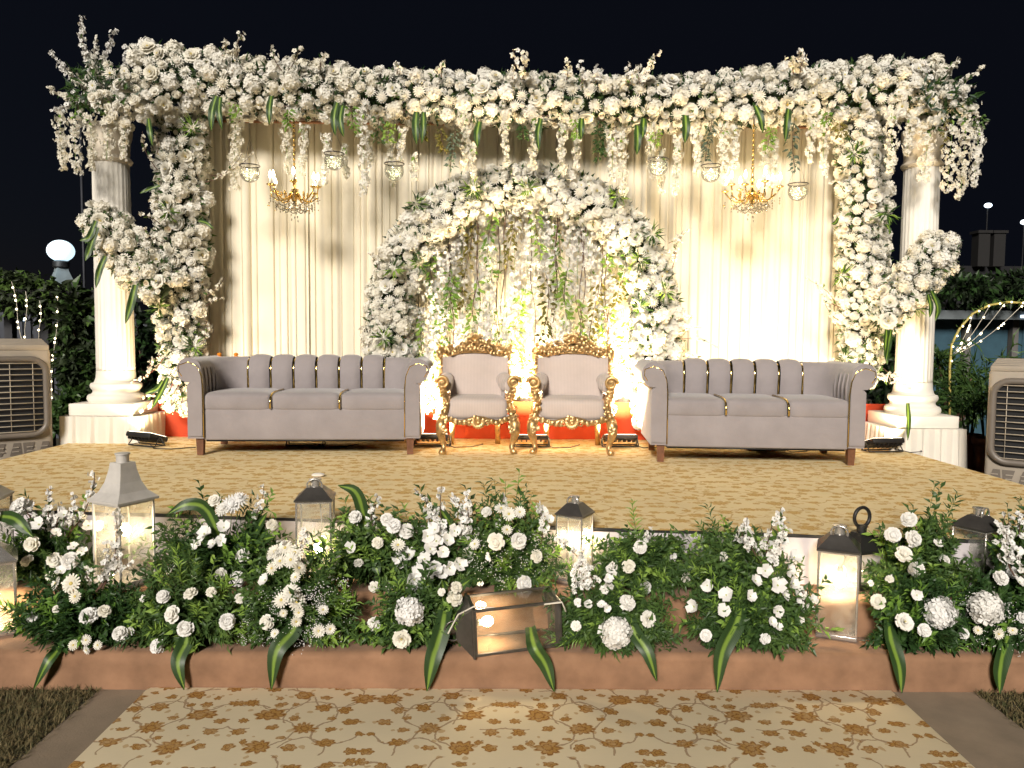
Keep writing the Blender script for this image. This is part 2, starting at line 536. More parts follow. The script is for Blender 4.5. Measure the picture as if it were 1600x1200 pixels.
    def pillow(self, c, s, e=0.3, ez=0.45, nu=28, nv=16, mat=0):
        V = []; sg = lambda w, p: math.copysign(abs(w) ** p, w)
        for i in range(nv + 1):
            a = -PI / 2 + PI * i / nv
            for j in range(nu):
                t = 2 * PI * j / nu
                V.append((c[0] + s[0] / 2 * sg(math.cos(a), ez) * sg(math.cos(t), e), c[1] + s[1] / 2 * sg(math.cos(a), ez) * sg(math.sin(t), e), c[2] + s[2] / 2 * sg(math.sin(a), ez)))
        fs = [(i * nu + j, i * nu + (j + 1) % nu, (i + 1) * nu + (j + 1) % nu, (i + 1) * nu + j) for i in range(nv) for j in range(nu)]
        return self.add(V, fs, mat)

    def prism(self, prof, y0, y1, mat=0, n=1):
        """profile in XZ extruded along Y"""
        k = len(prof)
        V = []; fs = []
        for i in range(n + 1):
            y = y0 + (y1 - y0) * i / n
            V += [(p[0], y, p[1]) for p in prof]
        for i in range(n):
            for j in range(k):
                j2 = (j + 1) % k
                fs.append((i * k + j, i * k + j2, (i + 1) * k + j2, (i + 1) * k + j))
        fs.append(tuple(range(k))[::-1]); fs.append(tuple(n * k + j for j in range(k)))
        return self.add(V, fs, mat)

    def mesh(self, name, mats, smooth=True, angle=None):
        me = bpy.data.meshes.new(name)
        V = np.concatenate(self.v) if self.v else np.zeros((0, 3))
        me.from_pydata(V.tolist(), [], self.f)
        for m in mats:
            me.materials.append(m)
        me.polygons.foreach_set('material_index', self.m)
        me.polygons.foreach_set('use_smooth', [bool(smooth)] * len(self.f))
        me.update()
        if angle:
            me.set_sharp_from_angle(angle=R(angle))
        return me

    def build(self, name, mats, parent=None, smooth=True, angle=None, loc=None):
        if not isinstance(mats, (list, tuple)):
            mats = [mats]
        o = bpy.data.objects.new(name, self.mesh(name, mats, smooth, angle))
        col.objects.link(o)
        if parent is not None:
            o.parent = parent
        if loc is not None:
            o.location = loc
        return o


def tag(o, label=None, cat=None, group=None, kind=None):
    if label: o['label'] = label
    if cat: o['category'] = cat
    if group: o['group'] = group
    if kind: o['kind'] = kind
    return o


def thing(name, loc=(0, 0, 0), rz=0.0, label=None, cat=None, group=None):
    o = bpy.data.objects.new(name, None)
    o.empty_display_size = 0.1
    col.objects.link(o)
    o.location = loc
    o.rotation_euler = (0, 0, rz)
    return tag(o, label, cat, group)


def inst(name, me, parent, loc, quat=None, scale=1.0):
    o = bpy.data.objects.new(name, me)
    col.objects.link(o)
    o.parent = parent
    o.location = loc
    if quat is not None:
        o.rotation_mode = 'QUATERNION'
        o.rotation_quaternion = quat
    o.scale = (scale,) * 3 if np.isscalar(scale) else scale
    return o


def structure(o, name=None):
    o['kind'] = 'structure'
    return o


# ------------------------------------------------------------------ ground and stage
ZS = 0.60                                     # stage height
ZT = ZS + 0.004                               # carpet top
def yf(x): return 3.975 - 0.105 * x            # front edge of the stage (slightly askew)
def y2(x): return 3.60 - 0.030 * x            # front of the upper step
def y1(x): return 3.335              # front of the lower step
XL, XR, YB = -3.93, 3.56, 7.75

k = NT('dry_lawn_soil')
v = k.coord('Object')
g = k.mix(k.ramp(k.noise(14, 5, vec=v), 0.35, 0.65), (0.022, 0.022, 0.010, 1), (0.085, 0.07, 0.035, 1))
k.put(k.b.inputs['Base Color'], g); k.b.inputs['Roughness'].default_value = 0.95
k.bump(k.noise(60, 4, vec=v), 0.8, 0.02)
M['lawn'] = k.m
b = MB(); b.add([(-60, -20, 0), (60, -20, 0), (60, 120, 0), (-60, 120, 0)], [(0, 1, 2, 3)])
structure(b.build('ground', M['lawn']))

# grass blades on the two visible corners of lawn
def grass_patch(bm, x0, x1, ya, yb, n, h=0.035):
    xs = rng.uniform(x0, x1, n); ys = rng.uniform(ya, yb, n)
    a = rng.uniform(0, 2 * PI, n); hh = rng.uniform(0.4, 1.0, n) * h; ln = rng.uniform(0.2, 1.6, n) * h; wd = rng.uniform(.0015, .0035, n)
    V = np.zeros((n, 3, 3))
    dx, dy = np.cos(a), np.sin(a)
    V[:, 0] = np.stack([xs - dy * wd, ys + dx * wd, np.full(n, 0.001)], 1)
    V[:, 1] = np.stack([xs + dy * wd, ys - dx * wd, np.full(n, 0.001)], 1)
    V[:, 2] = np.stack([xs + dx * ln, ys + dy * ln, hh], 1)
    F_ = [(3 * i, 3 * i + 1, 3 * i + 2) for i in range(n)]
    bm.add(V.reshape(-1, 3), F_)
k = NT('dry_grass_blade')
gi = k.noise(38, 3, vec=k.coord('Object'))
k.put(k.b.inputs['Base Color'], k.mix(k.ramp(gi, 0.35, 0.65), (0.045, 0.05, 0.014, 1), (0.21, 0.155, 0.07, 1)))
k.b.inputs['Roughness'].default_value = 0.8
M['grass'] = k.m
gx0 = atZ(155, 1086, 0).x; gx1 = atZ(1535, 1098, 0).x
b = MB(); grass_patch(b, -3.6, gx0 - 0.01, 2.4, 3.325, 22000); grass_patch(b, gx1 + 0.01, 3.4, 2.5, 3.325, 12000)
grass_patch(b, 3.6, 5.5, 5.2, 8.5, 7000, 0.06); grass_patch(b, -6.5, -3.96, 5.5, 9.0, 8000, 0.06)
tag(b.build('lawn_grass', M['grass'], smooth=False), 'dry short grass beside the matting strips and around the stage', 'grass', kind='stuff')

# matting strips and front carpet
def quad_sheet(name, pts, z, mat, sub=1):
    b = MB(); b.add([(p[0], p[1], z) for p in pts], [tuple(range(len(pts)))]); return b.build(name, mat, smooth=False)
cl, cr = atZ(228, 1083, 0).x, atZ(1394, 1085, 0).x
b = MB(); b.box(((gx0 + cl) / 2 - 0.0, 2.13, 0.003), (cl - gx0 + 0.04, 2.398, 0.006))
structure(b.build('path', M['concrete'], smooth=False))
b = MB(); b.box(((gx1 + cr) / 2, 2.13, 0.003), (gx1 - cr + 0.04, 2.398, 0.006))
structure(b.build('path', M['concrete'], smooth=False))
b = MB()
b.rbox(((cl + cr) / 2, 2.128, 0.011), (cr - cl, 2.40, 0.008), 0.003, 2)
tag(b.build('runner_carpet', M['carpet']), 'cream carpet printed with brown flowers and vines in front of the steps', 'carpet')

# the two felt covered steps: sheets with soft rounded edge and slight waves
def step(name, yfn, ybk, z0, z1):
    """felt draped over the step: soft shoulder, sagging folds on the face, ripples on the tread"""
    b = MB()
    nx = 360
    ph = rng.uniform(0, 6, 8)
    def fn(u, v):
        x = -4.6 + 9.2 * u
        y0, yb_ = yfn(x), ybk(x)
        i = round(v * 16)
        fold = 0.005 * math.sin(x * 6.1 + ph[0]) + 0.004 * math.sin(x * 13.7 + ph[1]) + 0.003 * math.sin(x * 29 + ph[2])
        sag = 0.006 * math.sin(x * 3.3 + ph[3]) + 0.003 * math.sin(x * 9.7 + ph[4])
        r = 0.035
        H = z1 - z0
        if i <= 6:
            t = i / 6
            y = y0 - 0.006 * (1 - t) + fold * (1 - .5 * t) + 0.004 * math.sin(t * 5 + x * 4)
            z = z0 + (H - r) * t
        elif i <= 11:
            a = (i - 6) / 5 * PI / 2
            y = y0 + r * (1 - math.cos(a)) + fold * .4
            z = z1 - r + r * math.sin(a) + sag * .5
        else:
            t = (i - 11) / 5
            y = y0 + r + (yb_ - y0 - r) * t
            z = z1 + sag * .5 * (1 - t) + 0.002 * math.sin(x * 11 + t * 4)
        return (x, y, z)
    b.grid(fn, nx, 16)
    return structure(b.build(name, M['burlap']))
Z1, Z2 = 0.17, 0.35
step('step', y1, lambda x: y2(x) + 0.01, 0.0, Z1)
step('step', y2, lambda x: yf(x) + 0.01, Z1, Z2)

# stage platform
def stage_poly(z, e=0.0):
    return [(XL - e, yf(XL) - e, z), (XR + e, yf(XR) - e, z), (XR + e, YB, z), (XL - e, YB, z)]
b = MB(); lo = stage_poly(0.0); hi = stage_poly(ZS)
b.add(lo + hi, [(0, 1, 5, 4), (1, 2, 6, 5), (2, 3, 7, 6), (3, 0, 4, 7), (4, 5, 6, 7)])
structure(b.build('stage_floor', plain('stage_ply', (0.12, 0.09, 0.07), 0.9), smooth=False))
b = MB()
nx, ny = 60, 40
def fn(u, v):
    x = XL - 0.012 + (XR - XL + 0.024) * u
    y = yf(x) - 0.02 + (YB - yf(x)) * v
    if v == 0:
        y += 0.008 * math.sin(x * 6) + 0.006 * math.sin(x * 15)
    return (x, y, ZT + 0.002 + 0.0012 * math.sin(x * 3.1 + y * 2) * math.sin(y * 2.3))
b.grid(lambda u, v: fn(u, v), nx, ny)
structure(b.build('stage_carpet_floor', M['stage_carpet']))
# black underlay edge just showing below the carpet
b = MB()
b.add([(XL - .006, yf(XL) - .014, ZS - .012), (XR + .006, yf(XR) - .014, ZS - .012), (XR + .006, yf(XR) - .014, ZS + .003), (XL - .006, yf(XL) - .014, ZS + .003)], [(0, 1, 2, 3)])
structure(b.build('stage_edge_strip', M['black_plastic'], smooth=False))
# fascia cloth
b = MB()
def fas(u, v):
    x = XL + (XR - XL) * u
    fold = 0.006 * math.sin(x * 9) + 0.005 * math.sin(x * 23 + 1) * (1 - v) + 0.004 * math.sin(x * 3 + v * 30)
    return (x, yf(x) - 0.022 + fold * 0.8 - 0.012 * (1 - v), Z2 + (ZS - 0.013 - Z2) * v)
b.grid(fas, 260, 8)
tag(b.build('stage_fascia_cloth', M['fascia']), 'pale wrinkled cloth along the front edge of the stage', 'cloth')

# ------------------------------------------------------------------ backdrop
YC = 7.42
BXL, BXR = atY(312, 400, YC).x, atY(1322, 400, YC).x
ZTOP = atY(800, 195, YC).z
bd = thing('backdrop_curtain', ((BXL + BXR) / 2, YC, ZS), 0, 'cream pleated curtain backdrop hung across the back of the stage', 'curtain')
npan = 6
pw = (BXR - BXL) / npan
for i in range(npan):
    nxp = 320
    xs = np.linspace(0, 1, nxp + 1)
    rs = np.random.default_rng(50 + i)
    # pleats: sum of irregular narrow folds
    prof = np.zeros(nxp + 1); prof2 = np.zeros(nxp + 1)
    p = 0.0
    while p < 1.0:
        wd = rs.uniform(0.012, 0.024) if rs.random() < .6 else rs.uniform(0.03, 0.06)
        dp = rs.uniform(0.008, 0.026)
        g_ = np.exp(-((xs - p) / wd) ** 2)
        prof -= dp * g_
        prof2 -= dp * np.exp(-((xs - p - rs.uniform(-.02, .02)) / (wd * rs.uniform(.8, 1.8))) ** 2)
        p += rs.uniform(0.035, 0.10)
    p = rs.uniform(0, .08)
    while p < 1.0:
        g_ = rs.uniform(.018, .034) * np.exp(-(np.abs(xs - p) / rs.uniform(.004, .007)) ** 1.5)
        prof -= g_; prof2 -= g_
        p += rs.uniform(0.05, 0.16)
    prof += 0.010 * np.sin(xs * 2 * PI * rs.uniform(3, 5) + rs.uniform(0, 6))
    b = MB()
    nz = 14
    x0 = BXL + pw * i - (BXL + BXR) / 2
    ztop_l = ZTOP
    def cf(u, v):
        j = round(u * nxp)
        y = prof[j] * v + prof2[j] * (1 - v)
        return (x0 + pw * u + (0.004 if i else 0) * 0, -y, 0.30 + (ZTOP + 0.25 - ZS - 0.30) * v)
    b.grid(cf, nxp, nz)
    b.build('curtain_panel', M['curtain'], bd)
b = MB(); b.tube([(BXL - (BXL + BXR) / 2 - .3, -0.03, ZTOP - ZS), (0, -0.03, ZTOP - ZS - 0.01), (BXR - (BXL + BXR) / 2 + .3, -0.03, ZTOP - ZS)], 0.014, 8)
b.build('curtain_rail', plain('rosewood_rail', (0.42, 0.20, 0.11), 0.5), bd)
b = MB(); b.box((0, -0.012, ZTOP - ZS + 0.10), (BXR - BXL, 0.02, 0.16))
b.build('valance', plain('pale_pink_valance', (0.60, 0.43, 0.36), 0.8), bd)

# red-orange cloth band along the foot of the backdrop
b = MB()
bx0, bx1 = atY(212, 650, 7.34).x, atY(1400, 650, 7.34).x
def band(u, v):
    x = bx0 + (bx1 - bx0) * u
    return (x, 7.36 - 0.05 * (1 - v) + 0.010 * math.sin(x * 9) + 0.006 * math.sin(x * 31), ZT + 0.003 + 0.36 * v)
b.grid(band, 200, 5)
tag(b.build('orange_cloth_band', M['orange_cloth']), 'red-orange cloth band along the foot of the curtain backdrop', 'cloth')

# ------------------------------------------------------------------ flower meshes (axis +Z, unit radius)
def petal(L, W, tilt, az, cup=0.3, curl=0.0, r0=0.05, z0=0.0, nu=2, nv=2, ruff=0.0, tip=0.55):
    V = []
    ct, st, ca, sa = math.cos(tilt), math.sin(tilt), math.cos(az), math.sin(az)
    for i in range(nu + 1):
        u = i / nu
        wd = W * (0.30 + 0.70 * math.sin(PI * min(1, 0.12 + u * (1 - tip * 0.45)))) * (1.0 if u < 0.99 else tip + 0.25)
        for j in range(nv + 1):
            vv = -1 + 2 * j / nv
            h = cup * W * vv * vv - curl * L * u * u
            if ruff and i == nu:
                h += ruff * (1 if j % 2 else -1) * W
            rad = r0 + st * u * L - ct * h
            zz = z0 + ct * u * L + st * h
            y = vv * wd
            V.append((rad * ca - y * sa, rad * sa + y * ca, zz))
    fs = [(i * (nv + 1) + j, (i + 1) * (nv + 1) + j, (i + 1) * (nv + 1) + j + 1, i * (nv + 1) + j + 1) for i in range(nu) for j in range(nv)]
    return V, fs


def m_rose(seed, hi=False):
    r = random.Random(seed); b = MB()
    nu = 3 if hi else 2
    for n, t, L, W, cu, cr_ in [(3, 8, .62, .26, .7, 0), (4, 20, .70, .34, .6, .05), (5, 36, .82, .42, .5, .15), (6, 56, .92, .46, .4, .25), (6, 78, .98, .48, .3, .3)]:
        o = r.uniform(0, 6)
        for i in range(n):
            V, fs = petal(L, W, R(t + r.uniform(-6, 6)), o + 2 * PI * i / n + r.uniform(-.15, .15), cu, cr_, 0.05, 0.0, nu, 2, 0, .75)
            b.add(V, fs)
    b.ball((0, 0, 0.16), 0.50, 0, 8, 6)
    b.ball((0, 0, -.1), 0.30, 1, 6, 4)
    return b.mesh('rose', [M['petal'], M['bud_green']])


def m_carnation(seed, hi=False, mat='petal'):
    r = random.Random(seed); b = MB()
    for n, t, L in [(4, 8, .80), (7, 25, .86), (9, 46, .92), (10, 68, .96), (9, 92, .95)]:
        o = r.uniform(0, 6)
        for i in range(n):
            V, fs = petal(L * r.uniform(.9, 1.05), .30, R(t + r.uniform(-9, 9)), o + 2 * PI * i / n + r.uniform(-.2, .2), r.uniform(-.1, .3), r.uniform(-.1, .2), 0.02, 0.0, 2, 4 if hi else 2, .12, .95)
            b.add(V, fs)
    b.ball((0, 0, 0.15), 0.58, 0, 8, 6)
    return b.mesh('carnation', [M[mat]])


def m_mum(seed, hi=False, mat='petal'):
    r = random.Random(seed); b = MB()
    for n, t, L in [(6, 6, .66), (10, 24, .78), (14, 44, .88), (16, 64, .96), (16, 84, 1.0), (12, 104, .95)]:
        o = r.uniform(0, 6)
        for i in range(n):
            V, fs = petal(L * r.uniform(.9, 1.08), .115, R(t + r.uniform(-6, 6)), o + 2 * PI * i / n, .5, -.08 if t < 60 else .1, 0.03, 0.0, 2, 1, 0, .5)
            b.add(V, fs)
    b.ball((0, 0, 0.14), 0.55, 0, 8, 6)
    return b.mesh('chrysanthemum', [M[mat]])


def m_daisy(seed):
    r = random.Random(seed); b = MB()
    for n, t, L in [(9, 48, .62), (14, 66, .86), (16, 82, 1.0)]:
        o = r.uniform(0, 6)
        for i in range(n):
            V, fs = petal(L * r.uniform(.9, 1.05), .13, R(t + r.uniform(-5, 5)), o + 2 * PI * i / n, .3, .1, 0.08, 0.0, 2, 1, 0, .7)
            b.add(V, fs)
    b.ball((0, 0, 0.16), 0.22, 1, 7, 4, (1, 1, .7))
    return b.mesh('daisy', [M['petal'], M['stamen']])


def m_hydrangea(seed, hi=False, mat='petal'):
    r = random.Random(seed); b = MB()
    N = 64 if hi else 36
    for i in range(N):
        z = 1 - 1.65 * (i + .5) / N
        a = i * 2.39996 + r.uniform(-.15, .15)
        rr = math.sqrt(max(0, 1 - z * z))
        d = Vector((rr * math.cos(a), rr * math.sin(a), z)) * r.uniform(.80, 1.0)
        q = Vector(d + Vector((r.uniform(-.5, .5), r.uniform(-.5, .5), r.uniform(-.5, .5)))).to_track_quat('Z', 'Y')
        s = (0.34 if hi else 0.38) * r.uniform(.8, 1.2)
        rot = r.uniform(0, PI)
        for p in range(4):
            an = rot + p * PI / 2
            c1, s1 = math.cos(an), math.sin(an)
            loc = [(0, 0, -.02), (.62 * c1 - .42 * s1, .62 * s1 + .42 * c1, .12), (1.05 * c1, 1.05 * s1, .02), (.62 * c1 + .42 * s1, .62 * s1 - .42 * c1, .12)]
            b.add([tuple(d + q @ (Vector(l) * s)) for l in loc], [(0, 3, 2), (0, 2, 1)])
    b.ball((0, 0, 0), 0.82, 0, 10, 8)
    return b.mesh('hydrangea', [M[mat], M['bud_green']], smooth=False)


def m_peony(seed):
    r = random.Random(seed); b = MB()
    for n, t, L, W in [(5, 24, .6, .3), (7, 48, .85, .36), (7, 70, 1.0, .42), (7, 88, 1.02, .42)]:
        o = r.uniform(0, 6)
        for i in range(n):
            V, fs = petal(L * r.uniform(.92, 1.05), W, R(t + r.uniform(-7, 7)), o + 2 * PI * i / n, .35, .12, 0.08, 0, 2, 2, .08, .85)
            b.add(V, fs)
    for i in range(12):
        a = r.uniform(0, 6.28); q = r.uniform(0, .2)
        b.ball((q * math.cos(a), q * math.sin(a), .34 + r.uniform(0, .1)), .06, 1, 4, 3)
    return b.mesh('peony', [M['petal'], M['stamen']])


def m_bloom5(seed, mat='petal_cool'):
    """open five petalled blossom"""
    r = random.Random(seed); b = MB()
    for i in range(5):
        V, fs = petal(.98 * r.uniform(.82, 1.08), .44, R(60 + r.uniform(-18, 16)), 2 * PI * i / 5 + r.uniform(-.2, .2), r.uniform(.1, .5), r.uniform(-.1, .35), 0.05, 0, 3, 2, .05, .9)
        b.add(V, fs)
    b.ball((0, 0, .14), .13, 1, 5, 4)
    return b.mesh('blossom', [M[mat], M['bud_green']])


def m_lily(seed):
    """rolled calla-like cream cup with peach throat"""
    b = MB()
    def fn(u, v):
        a = 2 * PI * v
        r_ = 0.18 + 0.55 * u ** 1.5 + 0.2 * u * (math.cos(a) > 0.3)
        return (r_ * math.cos(a), r_ * math.sin(a), 1.1 * u + 0.25 * u * math.cos(a))
    b.grid(fn, 4, 10)
    b.ball((0, 0, .35), .26, 1, 6, 5, (1, 1, 1.6))
    return b.mesh('calla', [M['petal_cream'], M['petal_peach']])


FM = {
    'rose': [m_rose(s) for s in (1, 2, 3)],
    'carnation': [m_carnation(s) for s in (1, 2, 3)],
    'chrysanthemum': [m_mum(s) for s in (1, 2)],
    'daisy': [m_daisy(s) for s in (1, 2)],
    'hydrangea': [m_hydrangea(s) for s in (1, 2)],
    'peony': [m_peony(s) for s in (1, 2)],
    'calla': [m_lily(1)],
}
FH = {
    'rose': [m_rose(s, True) for s in (11, 12, 13)],
    'carnation': [m_carnation(s, True, 'petal_cool') for s in (11, 12, 13)],
    'chrysanthemum': [m_mum(s, True, 'petal_cool') for s in (11, 12)],
    'daisy': [m_daisy(s) for s in (11, 12)],
    'hydrangea': [m_hydrangea(s, True, 'petal_cool') for s in (11, 12)],
    'peony': [m_peony(s) for s in (11, 12)],
    'blossom': [m_bloom5(s) for s in (11, 12, 13)],
}


def put_flower(kind, parent, off, pos, nrm, r, lib=FM):
    q = Vector(nrm).to_track_quat('Z', 'Y')
    q = q @ Matrix.Rotation(random.uniform(0, 6.28), 3, 'Z').to_quaternion()
    inst(kind, random.choice(lib[kind]), parent, Vector(pos) - off, q, r)


# little leaf quads -------------------------------------------------
def add_leaf(b, p, d, nrm, L, W, mat=0, bend=0.15):
    """kite leaf of 4 triangles folded along its midrib"""
    d = Vector(d).normalized(); s = d.cross(Vector(nrm))
    if s.length < 1e-4:
        s = d.cross(Vector((0.3, 0.5, 0.8)))
    s.normalize(); n = s.cross(d)
    p = Vector(p)
    a = p; m1 = p + d * L * .45 + n * L * bend * .6; t = p + d * L - n * L * bend * .4
    l = p + d * L * .42 + s * W * .5 + n * L * bend * 1.2; r_ = p + d * L * .42 - s * W * .5 + n * L * bend * 1.2
    b.add([a, l, t, r_, m1], [(0, 4, 1), (1, 4, 2), (0, 3, 4), (3, 2, 4)], mat)


def add_bloom(b, p, nrm, r, mat=0, n=5, cmat=None):
    """ten-triangle blossom for sprays and strands"""
    q = Vector(nrm).to_track_quat('Z', 'Y')
    o = random.uniform(0, 6)
    p = Vector(p)
    for i in range(n):
        a = o + 2 * PI * i / n
        c_, s_ = math.cos(a), math.sin(a)
        h = random.uniform(.15, .5)
        pts = [(0, 0, 0), (.6 * c_ - .45 * s_, .6 * s_ + .45 * c_, h), (1.0 * c_, 1.0 * s_, h * .6), (.6 * c_ + .45 * s_, .6 * s_ - .45 * c_, h)]
        b.add([p + q @ (Vector(t) * r) for t in pts], [(0, 3, 2), (0, 2, 1)], mat)
    if cmat is not None:
        b.ball(p + q @ Vector((0, 0, .15 * r)), .16 * r, cmat, 4, 3)


def rv(s=1.0):
    return Vector((random.gauss(0, s), random.gauss(0, s), random.gauss(0, s)))


def strand_mesh(L, w, seed, nb=None, mat='petal'):
    """hanging wisteria strand: blossoms around a thin stem, tapering to the tip (origin at top)"""
    random.seed(seed)
    b = MB()
    ph = random.uniform(0, 6)
    nb = nb or int(L * 150)
    b.tube([(0.01 * math.sin(ph + 4 * t), 0, -L * t) for t in np.linspace(0, 1, 6)], 0.002, 4, 1)
    for i in range(nb):
        t = (i + random.random()) / nb
        wl = w * (1.0 - 0.45 * t) * (0.75 + 0.35 * math.sin(t * L * 45 + ph))
        a = random.uniform(0, 2 * PI)
        p = Vector((0.012 * math.sin(ph + 4 * t) + wl * .5 * math.cos(a), wl * .5 * math.sin(a), -L * t + random.uniform(-.008, .008)))
        add_bloom(b, p, Vector((math.cos(a), math.sin(a), random.uniform(-.7, .3))) + rv(.2), random.uniform(.014, .023), 0, 4)
    for i in range(2):
        t = random.random() * .2
        add_leaf(b, (0, 0, -L * t), (random.uniform(-1, 1), random.uniform(-1, 0.2), -.8), (0, -1, .3), .06, .025, 1)
    return b.mesh('wisteria_strand', [M[mat], M['leaf_light']], smooth=False)


def vine_mesh(L, w, seed, mat='leaf_light', leaf=.06, n=None, pair=True):
    random.seed(seed)
    b = MB()
    ph = random.uniform(0, 6)
    path = lambda t: Vector((w * .35 * math.sin(ph + 5 * t * L), w * .2 * math.cos(ph + 7 * t * L), -L * t))
    b.tube([path(t) for t in np.linspace(0, 1, 14)], 0.0028, 4, 1)
    n = n or int(L * 55)
    for i in range(n):
        t = (i + random.random() * .8) / n
        a = random.uniform(0, 2 * PI)
        d = Vector((math.cos(a), math.sin(a) * .8, random.uniform(-1.2, .1)))
        add_leaf(b, path(t) + Vector((math.cos(a), math.sin(a), 0)) * random.uniform(0, w * .35), d, Vector((0, -1, .5)) + rv(.4), leaf * random.uniform(.6, 1.15), leaf * random.uniform(.32, .5), 0)
    return b.mesh('vine', [M[mat], M['twig']], smooth=False)


def spray_obj(name, parent, off, P0, P1, bend=0.05, r=.022, dens=30, mat='petal', leaf=True, twig='twig', start=0.25, sag=None):
    """blossoming branch from P0 to P1 as one part"""
    b = MB()
    P0 = Vector(P0) - off; P1 = Vector(P1) - off
    D = P1 - P0; L = D.length
    side = D.cross(Vector((0, 1, 0))); side.normalize()
    bd_ = random.choice((-1, 1)) * bend * L if sag is None else sag * L
    path = lambda t: P0 + D * t + side * bd_ * math.sin(PI * t) + Vector((0, .01 * math.sin(9 * t), 0))
    b.tube([path(t) for t in np.linspace(0, 1, 7)], [max(.0015, .0045 * (1 - .7 * t)) for t in np.linspace(0, 1, 7)], 5, 1)
    n = max(5, int(L * dens))
    for i in range(n):
        t = start + (1 - start) * (i + random.random()) / n
        a = random.uniform(0, 2 * PI)
        rr = r * random.uniform(.75, 1.2) * (1.15 - .45 * t)
        o = Vector((math.cos(a), math.sin(a), random.uniform(-.3, .9)))
        for kx in range(random.choice((1, 2, 2, 3))):
            add_bloom(b, path(t) + o * rr * .8 + rv(rr * .45), o + rv(.5), rr, 0, 5, 2)
    if leaf:
        for i in range(max(2, n // 6)):
            t = random.uniform(0, .8)
            add_leaf(b, path(t), D.normalized() + rv(.6), rv(1), .05, .022, 2)
    return b.build(name, [M[mat], M[twig], M['leaf_mid']], parent, smooth=False)


def dracaena_leaf(name, parent, off, pts, wid, mat='dracaena', face=(0, -1, 0), twist=0.0):
    """long strap leaf along the given world points"""
    P = [Vector((p[0], p[1], max(p[2], .022))) - off for p in pts]
    # catmull-rom resample
    Q = []
    ext = [P[0] * 2 - P[1]] + P + [P[-1] * 2 - P[-2]]
    for i in range(len(P) - 1):
        a, b_, c, d = ext[i:i + 4]
        for s in range(6):
            t = s / 6
            Q.append(0.5 * ((2 * b_) + (c - a) * t + (2 * a - 5 * b_ + 4 * c - d) * t * t + (3 * b_ - a - 3 * c + d) * t ** 3))
    Q.append(P[-1])
    n = len(Q); V = []; ac = []
    nv = 6
    for i in range(n):
        t = i / (n - 1)
        T = (Q[min(n - 1, i + 1)] - Q[max(0, i - 1)]).normalized()
        s = T.cross(Vector(face)); s.normalize()
        nn = s.cross(T)
        s = s * math.cos(twist * t) + nn * math.sin(twist * t); nn = s.cross(T)
        w_ = wid * .5 * (0.72 + .28 * min(1, t * 3)) * (1 - max(0, (t - .5) / .5) ** 2.2) + .0015
        for j in range(nv + 1):
            x = -1 + 2 * j / nv
            V.append(Q[i] + s * x * w_ + nn * (abs(x) * w_ * .22 + 0.0025 * math.sin(t * 11 + x * 3)))
            ac.append(x)
    b = MB()
    b.add([tuple(p) for p in V], [(i * (nv + 1) + j, (i + 1) * (nv + 1) + j, (i + 1) * (nv + 1) + j + 1, i * (nv + 1) + j + 1) for i in range(n - 1) for j in range(nv)])
    o = b.build(name, M[mat], parent)
    at = o.data.attributes.new('across', 'FLOAT', 'POINT')
    at.data.foreach_set('value', ac)
    return o


# ------------------------------------------------------------------ garlands
CLASSES = [('hydrangea', .066, .084, .10), ('peony', .060, .072, .05), ('chrysanthemum', .048, .062, .16),
           ('carnation', .040, .055, .18), ('rose', .032, .048, .26), ('daisy', .032, .044, .09), ('carnation', .022, .032, .20)]


